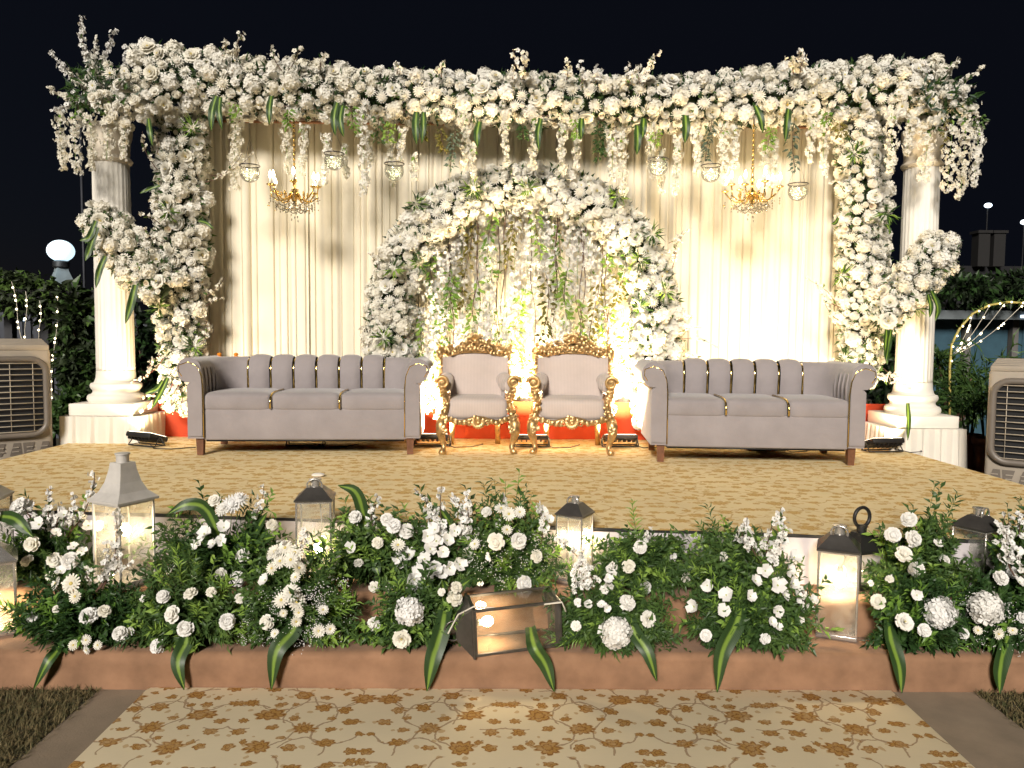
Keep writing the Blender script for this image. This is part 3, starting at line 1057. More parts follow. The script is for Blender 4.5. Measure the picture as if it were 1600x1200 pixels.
def garland(root, off, path, radius, count, seed, fill_leaves, yaw=0.0, breath=0, span=130, core=True, squash=1.0, dens=.70):
    """flowers over the front of a thick rope along path; path(t)->Vector, radius(t)->float"""
    random.seed(seed)
    rs = np.random.default_rng(seed)
    ts = np.linspace(0, 1, 60)
    pts = [path(t) for t in ts]
    def frame(t):
        T = (path(min(1, t + .01)) - path(max(0, t - .01))).normalized()
        n1 = Vector((0, -1, 0)); n1 = (n1 - T * n1.dot(T)).normalized()
        return T, n1, T.cross(n1)
    placed = np.zeros((0, 4))
    tot = 0
    for (kind, r0, r1, share) in CLASSES:
        want = int(count * share); tries = 0
        while want > 0 and tries < 5000:
            tries += 1
            t = rs.random(); a = R(rs.uniform(-span, span))
            if abs(a) > 1.6 and rs.random() < .5:
                continue
            T, n1, n2 = frame(t)
            rad = radius(t) * rs.uniform(.90, 1.10)
            nrm = n1 * math.cos(a) * squash + n2 * math.sin(a)
            p = path(t) + nrm * rad
            r = rs.uniform(r0, r1)
            if len(placed):
                d = np.sqrt(((placed[:, :3] - np.array(p)) ** 2).sum(1))
                if (d < (placed[:, 3] + r) * dens).any():
                    continue
            placed = np.vstack([placed, [p.x, p.y, p.z, r]])
            nr = (n1 * math.cos(a) + n2 * math.sin(a)) + rv(.22) + Vector((0, -.35, 0))
            kd = kind
            if kind == 'rose' and rs.random() < .10:
                kd = 'calla'
            put_flower(kd, root, off, p, nr, r)
            want -= 1; tot += 1
    # greenery and baby's breath between the flowers
    b = MB()
    for i in range(fill_leaves):
        t = random.random(); a = R(random.uniform(-150, 150))
        T, n1, n2 = frame(t)
        rad = radius(t) * random.uniform(.66, 1.10)
        nrm = n1 * math.cos(a) * squash + n2 * math.sin(a)
        add_leaf(b, path(t) + nrm * rad - off, nrm + rv(.6), rv(1), random.uniform(.045, .085), random.uniform(.016, .03), random.choice((0, 0, 0, 1, 2)))
    o = b.build('greenery', [M['leaf_dark'], M['leaf_mid'], M['leaf_grey']], root, smooth=False)
    o['kind'] = 'stuff'
    if breath:
        b = MB()
        for i in range(breath):
            t = random.random(); a = R(random.uniform(-120, 120))
            T, n1, n2 = frame(t)
            nrm = n1 * math.cos(a) * squash + n2 * math.sin(a)
            c = path(t) + nrm * radius(t) * random.uniform(.95, 1.12) - off
            for k_ in range(9):
                p = c + rv(.022)
                s = random.uniform(.0035, .006)
                b.add([p + Vector((s, 0, 0)), p + Vector((-s, 0, 0)), p + Vector((0, s, 0)), p + Vector((0, -s, 0)), p + Vector((0, 0, s)), p + Vector((0, 0, -s))],
                      [(0, 2, 4), (2, 1, 4), (1, 3, 4), (3, 0, 4), (2, 0, 5), (1, 2, 5), (3, 1, 5), (0, 3, 5)])
        o = b.build('babys_breath', [M['petal']], root, smooth=False)
        o['kind'] = 'stuff'
    if core:
        b = MB()
        b.tube([pt - off for pt in pts], [radius(t) * .60 for t in ts], 12)
        b.build('foam_core', M['moss'], root)
    return tot


def interp(tab):
    xs = [t[0] for t in tab]
    return lambda x, c: float(np.interp(x, xs, [t[c] for t in tab]))


# header: px x, top y, bottom y
HT = interp([(218, 66, 195), (260, 62, 196), (320, 72, 186), (400, 86, 188), (500, 98, 188), (600, 104, 190), (700, 108, 196),
             (800, 110, 200), (900, 112, 204), (1000, 116, 206), (1100, 112, 206), (1200, 104, 202), (1300, 94, 198), (1400, 86, 194), (1470, 92, 190)])
YH = 7.02
def hpath(t):
    x = 222 + (1462 - 222) * t
    return atY(x, (HT(x, 1) + HT(x, 2)) / 2 + 2, YH)
def hrad(t):
    x = 222 + (1462 - 222) * t
    return (HT(x, 2) - HT(x, 1)) / 2 / F * YH * .74
hroot_loc = Vector((0.2, YH, ZTOP))
header = thing('flower_garland', hroot_loc, 0, 'long thick header garland of white flowers across the top of the backdrop', 'flower garland')
n1_ = garland(header, hroot_loc, hpath, hrad, 1300, 21, 5200, breath=160, dens=.90)

# left and right floral pillars with their curling side branches
YP = 7.12
def poly_path(pix, Y):
    P = [atY(p[0], p[1], p[3] if len(p) > 3 else Y) for p in pix]
    rr = [p[2] / F * Y for p in pix]
    s = np.linspace(0, 1, len(P))
    def path(t):
        return Vector([float(np.interp(t, s, [p[i] for p in P])) for i in range(3)])
    return path, (lambda t: float(np.interp(t, s, rr)))
lroot = thing('flower_pillar', atY(285, 650, YP), 0, 'tall white flower pillar beside the left column, with a branch curling over it', 'flower pillar')
lo_ = Vector(lroot.location)
p_, r_ = poly_path([(288, 195, 30), (285, 260, 33), (283, 330, 34), (288, 400, 34), (282, 470, 31), (285, 540, 28), (283, 600, 24), (280, 640, 18)], YP)
garland(lroot, lo_, p_, r_, 360, 31, 2000, breath=90, dens=.87)
p_, r_ = poly_path([(262, 455, 25), (225, 422, 30), (190, 385, 32), (160, 350, 26), (140, 338, 16)], 6.86)
garland(lroot, lo_, p_, r_, 190, 32, 800, breath=40, dens=.87)
rroot = thing('flower_pillar', atY(1350, 640, YP), 0, 'tall white flower pillar beside the right column, with a branch curling across it', 'flower pillar')
ro_ = Vector(rroot.location)
p_, r_ = poly_path([(1338, 200, 30), (1346, 250, 33), (1350, 310, 31), (1345, 380, 30), (1350, 440, 32), (1345, 500, 30), (1345, 560, 26), (1340, 600, 20)], YP)
garland(rroot, ro_, p_, r_, 340, 33, 1900, breath=90, dens=.87)
p_, r_ = poly_path([(1375, 505, 20), (1405, 465, 25), (1440, 430, 30), (1463, 395, 27), (1470, 370, 17)], 6.75)
garland(rroot, ro_, p_, r_, 160, 34, 700, breath=40, dens=.87)

# floral arch
YA = 7.16
aroot = thing('flower_arch', atY(820, 690, YA), 0, 'round arch of white flowers and hanging greenery behind the armchairs', 'flower arch')
ao_ = Vector(aroot.location)
def apix(t):
    # bottom left -> over -> bottom right, centre line
    cx, cy, rx, ry = 817, 497, 208, 202
    LL, AA = 165.0, PI * 202
    s = t * (2 * LL + AA)
    if s < LL:
        return (cx - rx + 2, cy + LL - s)
    if s > LL + AA:
        return (cx + rx, cy + (s - LL - AA))
    a = PI - (s - LL) / AA * PI
    return (cx + rx * math.cos(a), cy - ry * math.sin(a))
apath = lambda t: atY(*apix(t), YA)
arad = lambda t: (33 + 3 * math.sin(t * 23)) / F * YA
garland(aroot, ao_, apath, arad, 840, 41, 3400, breath=120, dens=.78)

# wisteria strands of the header: px x, top y, bottom y, width px
strands = [(95, 175, 262, 17), (117, 172, 266, 24), (140, 178, 262, 16), (166, 165, 246, 22), (193, 170, 245, 14), (366, 165, 292, 20), (372, 175, 250, 16),
           (448, 192, 268, 16), (473, 195, 272, 13), (508, 208, 285, 13), (540, 225, 275, 10), (567, 170, 300, 20), (578, 205, 250, 14), (612, 205, 290, 14), (627, 200, 250, 11), (648, 240, 283, 12),
           (726, 170, 262, 16), (740, 225, 275, 10), (790, 190, 258, 12), (835, 183, 262, 16), (880, 192, 270, 14), (903, 190, 260, 13), (956, 200, 280, 18), (973, 205, 302, 16),
           (1019, 192, 277, 16), (1034, 235, 300, 12), (1058, 212, 302, 14), (1089, 205, 272, 14), (1133, 190, 284, 22), (1148, 195, 260, 14), (1196, 225, 300, 16), (1211, 215, 290, 12),
           (1269, 185, 252, 14), (1289, 190, 272, 15), (1394, 165, 268, 20), (1422, 175, 240, 16), (1448, 195, 282, 24), (1487, 185, 296, 24), (1508, 180, 306, 22), (1528, 192, 288, 16)]
for i, (x, y0, y1_, wpx) in enumerate(strands):
    Y = 6.72 if i % 3 else 6.85
    if x < 210 or x > 1380:
        Y = 6.62
    top = atY(x, y0, Y)
    L = (y1_ - y0) / F * Y
    inst('hanging_strand', strand_mesh(L, wpx / F * Y * 1.2, 300 + i, nb=int(L * 290)), header, top - hroot_loc)
random.seed(5)
# green trails and dracaena leaves of the header
for i, (x, y0, y1_, mt) in enumerate([(555, 165, 205, 'leaf_light'), (455, 172, 195, 'leaf_light'), (610, 190, 222, 'leaf_light'), (585, 180, 222, 'leaf_dark'), (710, 205, 262, 'leaf_grey'),
                                      (930, 195, 250, 'leaf_dark'), (945, 200, 240, 'leaf_dark'), (1110, 190, 250, 'leaf_grey'), (1205, 200, 232, 'leaf_light'), (1246, 190, 265, 'leaf_grey'), (1030, 205, 220, 'leaf_light'),
                                      (895, 185, 215, 'leaf_light'), (365, 160, 180, 'leaf_light'), (1290, 172, 190, 'leaf_light'), (1455, 185, 202, 'leaf_mid'), (1525, 178, 196, 'leaf_mid'), (170, 150, 178, 'leaf_light'), (125, 148, 180, 'leaf_mid'), (820, 195, 215, 'leaf_dark'),
                                      (665, 195, 215, 'leaf_olive'), (690, 200, 235, 'leaf_olive'), (1310, 190, 212, 'leaf_olive'), (1475, 185, 222, 'leaf_olive')]):
    Y = 6.62
    inst('vine', vine_mesh(max(.12, (y1_ - y0) / F * Y), .10, 500 + i, mt, .055, n=int(18 + (y1_ - y0) * .5)), header, atY(x, y0, Y) - hroot_loc)
for (x, y0, x1, y1_, wd) in [(338, 150, 330, 205, .05), (344, 152, 347, 202, .045), (424, 150, 421, 195, .045), (527, 160, 524, 212, .05), (535, 165, 537, 214, .05), (651, 175, 651, 226, .055), (662, 175, 659, 224, .045),
                             (749, 190, 746, 231, .05), (845, 185, 842, 236, .045), (996, 196, 995, 242, .055), (1006, 185, 1004, 216, .05), (1071, 180, 1070, 224, .06), (1232, 170, 1227, 222, .05), (909, 185, 908, 218, .045), (1180, 165, 1192, 208, .05), (232, 185, 238, 228, .04)]:
    a_, c_ = atY(x, y0, 6.60), atY(x1, y1_, 6.56)
    m_ = (a_ + c_) / 2 + Vector((random.uniform(-.02, .02), -.03, 0))
    dracaena_leaf('leaf', header, hroot_loc, [a_, m_, c_], wd * 1.15)

# blossom branches sticking out of the header and corner bouquets (x0,y0,x1,y1)
for (x0, y0, x1, y1_) in [(165, 150, 124, 28), (160, 150, 78, 80), (150, 160, 74, 135), (165, 150, 180, 46), (160, 150, 150, 62), (155, 155, 108, 108), (150, 160, 95, 150), (170, 140, 205, 85), (150, 165, 82, 175), (175, 150, 160, 90), (165, 155, 130, 85),
                          (185, 150, 195, 70), (150, 160, 120, 130), (160, 150, 140, 100), (450, 110, 468, 70), (440, 110, 425, 74), (500, 110, 507, 82), (620, 115, 621, 98), (690, 120, 693, 95), (800, 125, 802, 78), (815, 125, 818, 82),
                          (885, 125, 885, 93), (908, 130, 908, 98), (930, 130, 934, 106), (985, 130, 982, 98), (1005, 130, 1031, 80), (1000, 130, 1000, 100), (370, 90, 378, 52), (350, 90, 352, 60), (1250, 115, 1249, 80), (1240, 115, 1233, 92),
                          (1450, 150, 1503, 93), (1455, 150, 1537, 103), (1460, 160, 1525, 135), (1450, 150, 1462, 84), (1455, 170, 1530, 165), (1450, 150, 1445, 95), (1460, 165, 1510, 120), (1465, 170, 1532, 180), (1445, 160, 1485, 130)]:
    spray_obj('blossom_branch', header, hroot_loc, atY(x0, y0, 6.75), atY(x1, y1_, 6.70 + random.uniform(-.2, .2)), .08, .026, 52, random.choice(('petal', 'petal', 'petal_cool')), start=.12)
# leafy filling of the two corner bouquets
for (cx, cy, rx, ry, n) in [(155, 140, 55, 40, 420), (1475, 155, 45, 34, 300)]:
    b = MB()
    for i in range(n):
        a = random.uniform(0, 6.28); q = math.sqrt(random.random())
        p = atY(cx + rx * q * math.cos(a), cy + ry * q * math.sin(a), 6.75 + random.uniform(-.2, .2)) - hroot_loc
        add_leaf(b, p, rv(1) + Vector((0, -.3, .2)), rv(1), random.uniform(.06, .13), random.uniform(.02, .035), random.choice((0, 0, 1, 2)))
    o = b.build('greenery', [M['leaf_dark'], M['leaf_mid'], M['leaf_grey']], header, smooth=False); o['kind'] = 'stuff'
random.seed(9)
for (cx, cy, rx, ry, n) in [(200, 165, 50, 40, 60), (170, 130, 40, 30, 26), (1440, 165, 45, 36, 46), (1490, 160, 35, 24, 18)]:
    for i in range(n):
        a = random.uniform(0, 6.28); q = math.sqrt(random.random())
        p = atY(cx + rx * q * math.cos(a), cy + ry * q * math.sin(a), 6.66 + random.uniform(-.12, .12))
        put_flower(random.choice(('rose', 'carnation', 'daisy', 'chrysanthemum', 'carnation')), header, hroot_loc, p, Vector((math.cos(a) * .5, -1, -math.sin(a) * .5)) + rv(.2), random.uniform(.032, .052))

# branches on pillars and arch
for (rt, off, lst) in [(lroot, lo_, [(322, 462, 350, 433), (322, 478, 349, 467), (320, 500, 318, 535), (255, 560, 205, 598), (270, 600, 222, 640), (260, 590, 225, 625), (275, 610, 262, 645), (285, 620, 288, 648), (250, 555, 232, 575), (250, 350, 215, 335), (255, 380, 222, 355),
                                     (320, 285, 378, 240), (330, 275, 395, 238), (245, 265, 222, 205), (245, 240, 240, 200), (280, 600, 268, 642), (255, 330, 232, 325), (248, 310, 240, 315)]),
                       (rroot, ro_, [(1315, 490, 1258, 434), (1312, 480, 1275, 440), (1310, 500, 1288, 468), (1320, 300, 1297, 285), (1350, 585, 1425, 610), (1365, 580, 1400, 600), (1380, 575, 1420, 592), (1470, 410, 1488, 425), (1310, 560, 1300, 575)]),
                       (aroot, ao_, [(1050, 410, 1076, 358), (1055, 405, 1068, 360), (1050, 420, 1052, 372), (1060, 500, 1082, 497), (1060, 520, 1096, 512), (1065, 530, 1120, 542), (1065, 545, 1096, 557), (1045, 380, 1064, 378), (590, 420, 575, 395), (575, 520, 562, 515)])]:
    for (x0, y0, x1, y1_) in lst:
        spray_obj('blossom_branch', rt, off, atY(x0, y0, 6.75), atY(x1, y1_, 6.62 + random.uniform(-.1, .1)), .10, .019, 34, 'petal', twig='red_twig' if y0 > 540 and x0 < 400 else 'twig')
for (rt, off, pts, wd) in [(lroot, lo_, [(150, 345), (140, 370), (124, 376)], .05), (lroot, lo_, [(152, 355), (140, 390), (133, 408)], .05), (lroot, lo_, [(165, 400), (155, 425), (150, 450)], .05), (lroot, lo_, [(212, 445), (205, 475), (196, 506)], .06),
                           (lroot, lo_, [(250, 290), (232, 296), (218, 302)], .03), (lroot, lo_, [(310, 345), (322, 348), (334, 358)], .03),
                           (rroot, ro_, [(1455, 455), (1465, 480), (1461, 502)], .06), (rroot, ro_, [(1450, 460), (1454, 480), (1452, 496)], .05), (rroot, ro_, [(1385, 515), (1384, 545), (1386, 570)], .06), (rroot, ro_, [(1392, 515), (1388, 540), (1384, 566)], .05),
                           (rroot, ro_, [(1310, 340), (1305, 348), (1299, 350)], .03), (rroot, ro_, [(1385, 350), (1390, 360), (1389, 366)], .03),
                           (lroot, lo_, [(262, 590), (252, 612), (236, 640)], .045), (lroot, lo_, [(255, 595), (245, 608), (226, 615)], .045), (rroot, ro_, [(1418, 630), (1419, 660), (1418, 688)], .05)]:
    dracaena_leaf('leaf', rt, off, [atY(x, y, 6.55 - .02 * i) for i, (x, y) in enumerate(pts)], wd, face=(0.3, -1, 0.1))
# grassy tufts between the arch flowers and the pillars
for (rt, off, x, y) in [(aroot, ao_, 650, 318), (aroot, ao_, 615, 420), (aroot, ao_, 600, 528), (aroot, ao_, 655, 412), (aroot, ao_, 740, 295), (aroot, ao_, 1000, 405), (aroot, ao_, 1040, 455), (aroot, ao_, 825, 295), (aroot, ao_, 965, 305), (aroot, ao_, 1000, 480), (aroot, ao_, 1020, 365),
                        (lroot, lo_, 300, 200), (lroot, lo_, 195, 365), (lroot, lo_, 250, 480), (lroot, lo_, 305, 540), (lroot, lo_, 262, 330), (rroot, ro_, 1385, 335), (rroot, ro_, 1315, 430), (rroot, ro_, 1375, 500), (rroot, ro_, 1320, 560), (rroot, ro_, 1335, 240), (rroot, ro_, 1432, 480)]:
    b = MB(); c = atY(x, y, 6.89 if rt is aroot else 6.84) - off
    for i in range(26):
        d = Vector((random.gauss(0, 1), -.5 + random.gauss(0, .4), random.gauss(-.1, 1))).normalized()
        add_leaf(b, c + d * .02, d, rv(1), random.uniform(.07, .13), .016, 0 if random.random() < .6 else 1, -.12)
    b.build('leaf_tuft', [M['leaf_dark'], M['leaf_light']], rt, smooth=False)
# inside the arch: strands, vines and twigs
random.seed(77)
ins = [(688, 395, 650, 20), (705, 350, 500, 22), (722, 330, 560, 18), (735, 500, 640, 20), (748, 320, 470, 22), (765, 380, 600, 18), (782, 330, 420, 24), (803, 330, 620, 18), (826, 320, 430, 24), (838, 400, 620, 18), (862, 325, 480, 22), (870, 440, 640, 16),
       (890, 340, 560, 18), (905, 350, 470, 24), (925, 380, 640, 22), (945, 395, 600, 18), (960, 430, 650, 20), (672, 440, 640, 18), (935, 480, 650, 18), (715, 420, 640, 14), (855, 520, 640, 16), (790, 470, 640, 14), (655, 480, 640, 16), (695, 540, 650, 16), (756, 470, 620, 16), (775, 520, 640, 16), (820, 440, 600, 16), (848, 340, 420, 18), (882, 500, 640, 16), (912, 520, 640, 16), (950, 520, 650, 18), (760, 325, 380, 16), (920, 350, 420, 18), (725, 560, 650, 16)]
for i, (x, y0, y1_, wpx) in enumerate(ins):
    L = (y1_ - y0) / F * YA
    inst('hanging_strand', strand_mesh(L, wpx / F * YA * 1.5, 700 + i, nb=int(L * 330), mat='petal_cool'), aroot, atY(x, y0, YA - random.uniform(-.12, .14)) - ao_)
vin = [(680, 390, 560), (697, 420, 600), (712, 430, 490), (730, 330, 480), (745, 440, 560), (770, 330, 440), (775, 480, 600), (800, 340, 420), (812, 450, 560), (815, 540, 620), (845, 330, 400), (850, 430, 530), (868, 350, 400), (875, 400, 470), (890, 420, 500),
       (905, 460, 560), (915, 520, 600), (940, 380, 420), (950, 480, 560), (965, 430, 480), (975, 370, 440), (985, 500, 580), (690, 560, 640), (930, 440, 640), (665, 500, 620)]
for i, (x, y0, y1_) in enumerate(vin):
    L = (y1_ - y0) / F * YA
    inst('vine', vine_mesh(L, .13, 800 + i, ('leaf_light', 'leaf_light', 'leaf_light', 'leaf_olive')[i % 4] if i % 5 else 'leaf_light', .078, n=int(L * 75)), aroot, atY(x, y0, YA - .02 - random.uniform(0, .10)) - ao_)
for i, x in enumerate([700, 708, 742, 748, 790, 786, 832, 862, 866, 910, 914, 947, 951]):
    b = MB()
    ph = random.uniform(0, 6); am = random.uniform(4, 9); fq = random.uniform(2, 4)
    b.tube([atY(x + am * math.sin(ph + fq * t) + 2.5 * math.sin(ph + 17 * t), 330 + (640 - 330) * t, YA - .06 - .03 * math.sin(5 * t + ph)) - ao_ for t in np.linspace(0, 1, 26)], [.0048 * (1 - .4 * t) for t in np.linspace(0, 1, 26)], 5)
    b.build('twig', M['twig'], aroot)

# ------------------------------------------------------------------ columns
def make_column(px, Y, label, plabel, base_py, top_py, wpx, skirt):
    c = atY(px, base_py, Y)
    zb = c.z; zt = atY(px, top_py, Y).z
    root = thing('column', (c.x, Y, zb), 0, label, 'column', 'white classical columns')
    r = wpx / 2 / F * Y
    H = zt - zb
    b = MB(); b.rbox((0, 0, 0.055), (r * 3.5, r * 3.5, 0.11), .008, 2); b.build('plinth', M['plaster'], root, angle=40)
    b = MB()
    pr = [(r * 1.40, .11), (r * 1.47, .125), (r * 1.50, .145), (r * 1.47, .168), (r * 1.40, .18), (r * 1.28, .185), (r * 1.20, .20), (r * 1.20, .22), (r * 1.28, .232), (r * 1.33, .25), (r * 1.33, .27), (r * 1.28, .285), (r * 1.14, .29), (r * 1.08, .31), (r * 1.03, .34), (r * 1.0, .40)]
    b.lathe(pr, 40); b.build('base', M['plaster'], root, angle=50)
    b = MB(); n = 120
    b.lathe([(r * 1.0, .398), (r * 1.0, .44), (r * .98, H * .5), (r * .95, H - .30)], n, flute=(24, 0.006)); b.build('shaft', M['plaster'], root)
    b = MB()
    b.lathe([(r * .95, H - .302), (r * 1.05, H - .29), (r * 1.12, H - .27), (r * 1.05, H - .25), (r * .97, H - .24), (r * .98, H - .18), (r * 1.02, H - .10), (r * 1.1, H - .05), (r * 1.14, H - .01), (r * 1.14, H + .04)], 40)
    b.build('capital', plain('capital_cream', (0.74, 0.66, 0.54), 0.6), root, angle=50)
    # skirted box under it, a thing of its own
    sx, sy = skirt
    tb = thing('skirted_box', (c.x, Y, 0), 0, plabel, 'pedestal', 'cloth skirted pedestals')
    b = MB()
    N = 220
    top = []; bot = []
    hw, hd = sx / 2, sy / 2
    per = 2 * (sx + sy)
    V = []; nz = 6
    for k_ in range(nz + 1):
        v = k_ / nz
        for i in range(N):
            s = per * i / N
            if s < sx: x, y, nx_, ny_ = -hw + s, -hd, 0, -1
            elif s < sx + sy: x, y, nx_, ny_ = hw, -hd + (s - sx), 1, 0
            elif s < 2 * sx + sy: x, y, nx_, ny_ = hw - (s - sx - sy), hd, 0, 1
            else: x, y, nx_, ny_ = -hw, hd - (s - 2 * sx - sy), -1, 0
            am = (.022 * (1 - v) + .004) * (math.sin(i * 0.9) + .6 * math.sin(i * 1.37 + 1)) + .035 * (1 - v)
            V.append((x + nx_ * am, y + ny_ * am, 0.01 + (zb - .003 - .01) * v))
    fs = [(k_ * N + i, k_ * N + (i + 1) % N, (k_ + 1) * N + (i + 1) % N, (k_ + 1) * N + i) for k_ in range(nz) for i in range(N)]
    fs.append(tuple(nz * N + i for i in range(N)))
    b.add(V, fs)
    b.build('skirt', M['skirt'], tb, angle=60)
    return root
make_column(183, 7.15, 'fluted white column at the left end, beside the globe lamp', 'pale pleated cloth box under the left column', 645, 205, 55, (.72, .62))
make_column(1424, 7.00, 'fluted white column at the right end, beside the dark hedge', 'pale pleated cloth box under the right column', 664, 212, 54, (.68, .60))

# ------------------------------------------------------------------ sofas
def make_sofa(loc, rz, label, W=2.14, nb=6):
    root = thing('sofa', loc, rz, label, 'sofa', 'grey channel-back sofas')
    D = .80; hs = .43; hb = .80
    aw = .17
    # base
    b = MB(); b.rbox((0, -.02, .255), (W - 2 * aw + .02, D - .08, .26), .015, 3); b.build('seat_base', M['velvet'], root, angle=50)
    # three seat cushions in one row with gold seams
    iw = (W - 2 * aw + .05) / 3
    for i in range(3):
        b = MB(); b.pillow((-iw + i * iw, -.055, .435), (iw + .004, D - .13, .175), .16, .40, 40, 20); b.build('seat_cushion', M['velvet'], root)
    for i in (-.5, .5):
        b = MB(); b.tube([(i * iw, .15, .512), (i * iw, -.2, .515), (i * iw, -.33, .505), (i * iw, -.385, .478), (i * iw, -.40, .44), (i * iw, -.398, .385)], .008, 6); b.build('gold_seam', M['gold_trim'], root)
    # back channels
    cw = .198
    xs0 = -cw * nb / 2
    edges = [xs0 + cw * i for i in range(nb + 1)]
    for i in range(nb):
        wch = cw - .022
        b = MB()
        def ch(u, v):
            a = PI * (u) - 0
            # cross section: bulging front, flat back, wrapped over the top
            x = -wch / 2 + wch * v
            bul = .035 * (1 - abs(2 * v - 1) ** 3.2)
            prof = [(.20, .30), (.12, .46), (.11, .60), (.10, .70), (.115, .77), (.16, .81), (.22, .82), (.28, .80), (.32, .74), (.33, .55), (.33, .25)]
            y, z = prof[round(u * 10)]
            tp = min(1, max(0, (z - .62) / .2))
            return (x, y - bul * (1 - tp) + 0, z + .5 * bul * tp - .02)
        b.grid(ch, 10, 10)
        b.build('back_channel', M['velvet'], root, loc=((edges[i] + edges[i + 1]) / 2, 0, 0))
    b = MB(); b.box((0, .235, .47), (W - .40, .15, .52)); b.build('back_frame', M['black_plastic'], root)
    for e in edges:
        b = MB(); b.tube([(e, .155, .44), (e, .125, .56), (e, .118, .68), (e, .14, .755), (e, .20, .775), (e, .28, .765)], .010, 6); b.build('gold_strip', M['gold_trim'], root)
    # arms: scroll profile extruded, with corner swept into the back
    for s in (-1, 1):
        xo = s * W / 2
        prof = []
        # inside face bottom -> top -> roll outwards -> outside face
        prof.append((xo - s * aw, .14))
        prof.append((xo - s * aw, .55))
        prof.append((xo - s * (aw - .005), .64))
        cx, cz, rr = xo - s * .062, .705, .096
        for k_ in range(0, 13):
            a = R(165 - k_ * 22)
            prof.append((cx + s * rr * math.cos(a) , cz + rr * math.sin(a)))
        prof.append((xo - s * .045, .575)); prof.append((xo - s * .045, .14))
        if s > 0:
            pf = prof
        else:
            pf = prof[::-1]
        b = MB(); b.prism(pf, -.395, .36, n=8)
        b.build('arm', M['velvet'], root, angle=35)
        # arm front panel with gold piping
        b = MB()
        k_ = .93
        pfp = [(xo - s * .105 + (p[0] - xo + s * .105) * k_, .44 + (p[1] - .44) * k_ * 1.0) for p in pf]
        b.prism(pfp, -.408, -.394); b.build('arm_front', M['velvet'], root, angle=35)
        b = MB(); b.tube([(xo - s * (aw + .002), -.402, .15), (xo - s * (aw + .002), -.402, .35), (xo - s * (aw + .002), -.402, .56), (xo - s * (aw - .01), -.405, .66), (xo - s * .13, -.406, .735), (xo - s * .06, -.406, .765), (xo + s * .01, -.406, .74), (xo + s * .015, -.406, .69), (xo - s * .01, -.406, .65)], .005, 5)
        b.build('gold_piping', M['gold_trim'], root)
        # curved corner between arm and back
        b = MB()
        ax = xo - s * aw
        bx = s * (cw * nb / 2 + .008)
        def cor(u, v):
            a = PI / 2 * u
            x = ax - s * (0) + (bx - ax) * (1 - math.cos(a))
            y = -.12 + (.115 + .12) * math.sin(a) - .0
            z = [.30, .48, .60, .68, .745, .785, .795, .78][round(v * 7)]
            o = [0, 0, .0, .002, .02, .05, .09, .15][round(v * 7)]
            nx_, ny_ = s * math.cos(a * .98), math.sin(a)
            return (x + nx_ * o, y + ny_ * o * 1.2, z)
        b.grid(cor, 10, 7); b.build('corner', M['velvet'], root)
        # vertical tucks on the inside of the arm
        for k_ in range(4):
            yy = -.33 + k_ * .085
            b = MB(); b.tube([(ax - s * .004, yy, .50), (ax - s * .004, yy, .62), (ax + s * .01, yy, .705), (ax + s * .05, yy, .765), (ax + s * .10, yy, .80)], .009, 6)
            b.build('arm_tuck', M['velvet'], root)
        for yy in (-.34, .28):
            b = MB()
            b.add([(xo - s * .13 - .03, yy - .03, .145), (xo - s * .13 + .03, yy - .03, .145), (xo - s * .13 + .03, yy + .03, .145), (xo - s * .13 - .03, yy + .03, .145),
                   (xo - s * .13 - .024, yy - .024, 0), (xo - s * .13 + .024, yy - .024, 0), (xo - s * .13 + .024, yy + .024, 0), (xo - s * .13 - .024, yy + .024, 0)],
                  [(0, 1, 2, 3), (7, 6, 5, 4), (0, 4, 5, 1), (1, 5, 6, 2), (2, 6, 7, 3), (3, 7, 4, 0)])
            b.build('leg', M['wood_leg'], root, smooth=False)
    # thin black dust cover under the base
    b = MB(); b.box((0, -.02, .118), (W - .36, D - .12, .012)); b.build('dust_cover', M['black_plastic'], root)
    return root
ZF = ZT + 0.003
pl = atZ(475, 710, ZF); pr = atZ(1184, 724, ZF)
make_sofa((pl.x, pl.y + .345, ZF), R(3.5), 'grey velvet sofa with gold trimmed channels, left of the armchairs', 1.97, 6)
make_sofa((pr.x, pr.y + .345, ZF), R(-4.5), 'grey velvet sofa with gold trimmed channels, right of the armchairs', 1.74, 5)

# ------------------------------------------------------------------ armchairs
def scroll(b, c, r, turns=1.4, rad=.010, ax='x', flip=1, z0=0.0):
    pts = []
    for i in range(18):
        t = i / 17
        a = turns * 2 * PI * t
        q = r * (1 - .82 * t)
        if ax == 'front':
            pts.append((c[0] + flip * q * math.cos(a), c[1] - .012 * t, c[2] + q * math.sin(a)))
        else:
            pts.append((c[0], c[1] + flip * q * math.cos(a), c[2] + q * math.sin(a)))
    b.tube(pts, [rad * (1 - .35 * i / 17) for i in range(18)], 6)


def acanthus(b, p, d, n, L, W):
    """curled gilded leaf"""
    p = Vector(p); d = Vector(d).normalized(); n = Vector(n); s = d.cross(n).normalized(); n = s.cross(d)
    V = []
    for i in range(6):
        u = i / 5
        wv = W * .5 * math.sin(PI * (.12 + .80 * u)) * (1 + .22 * (-1) ** i)
        for j in range(3):
            x = j - 1
            V.append(p + d * L * (u - .15 * u * u) + s * x * wv + n * (L * .30 * math.sin(PI * u * .8) - abs(x) * W * .16 + L * .22 * max(0, u - .7)))
    b.add(V, [(i * 3 + j, (i + 1) * 3 + j, (i + 1) * 3 + j + 1, i * 3 + j + 1) for i in range(5) for j in range(2)])


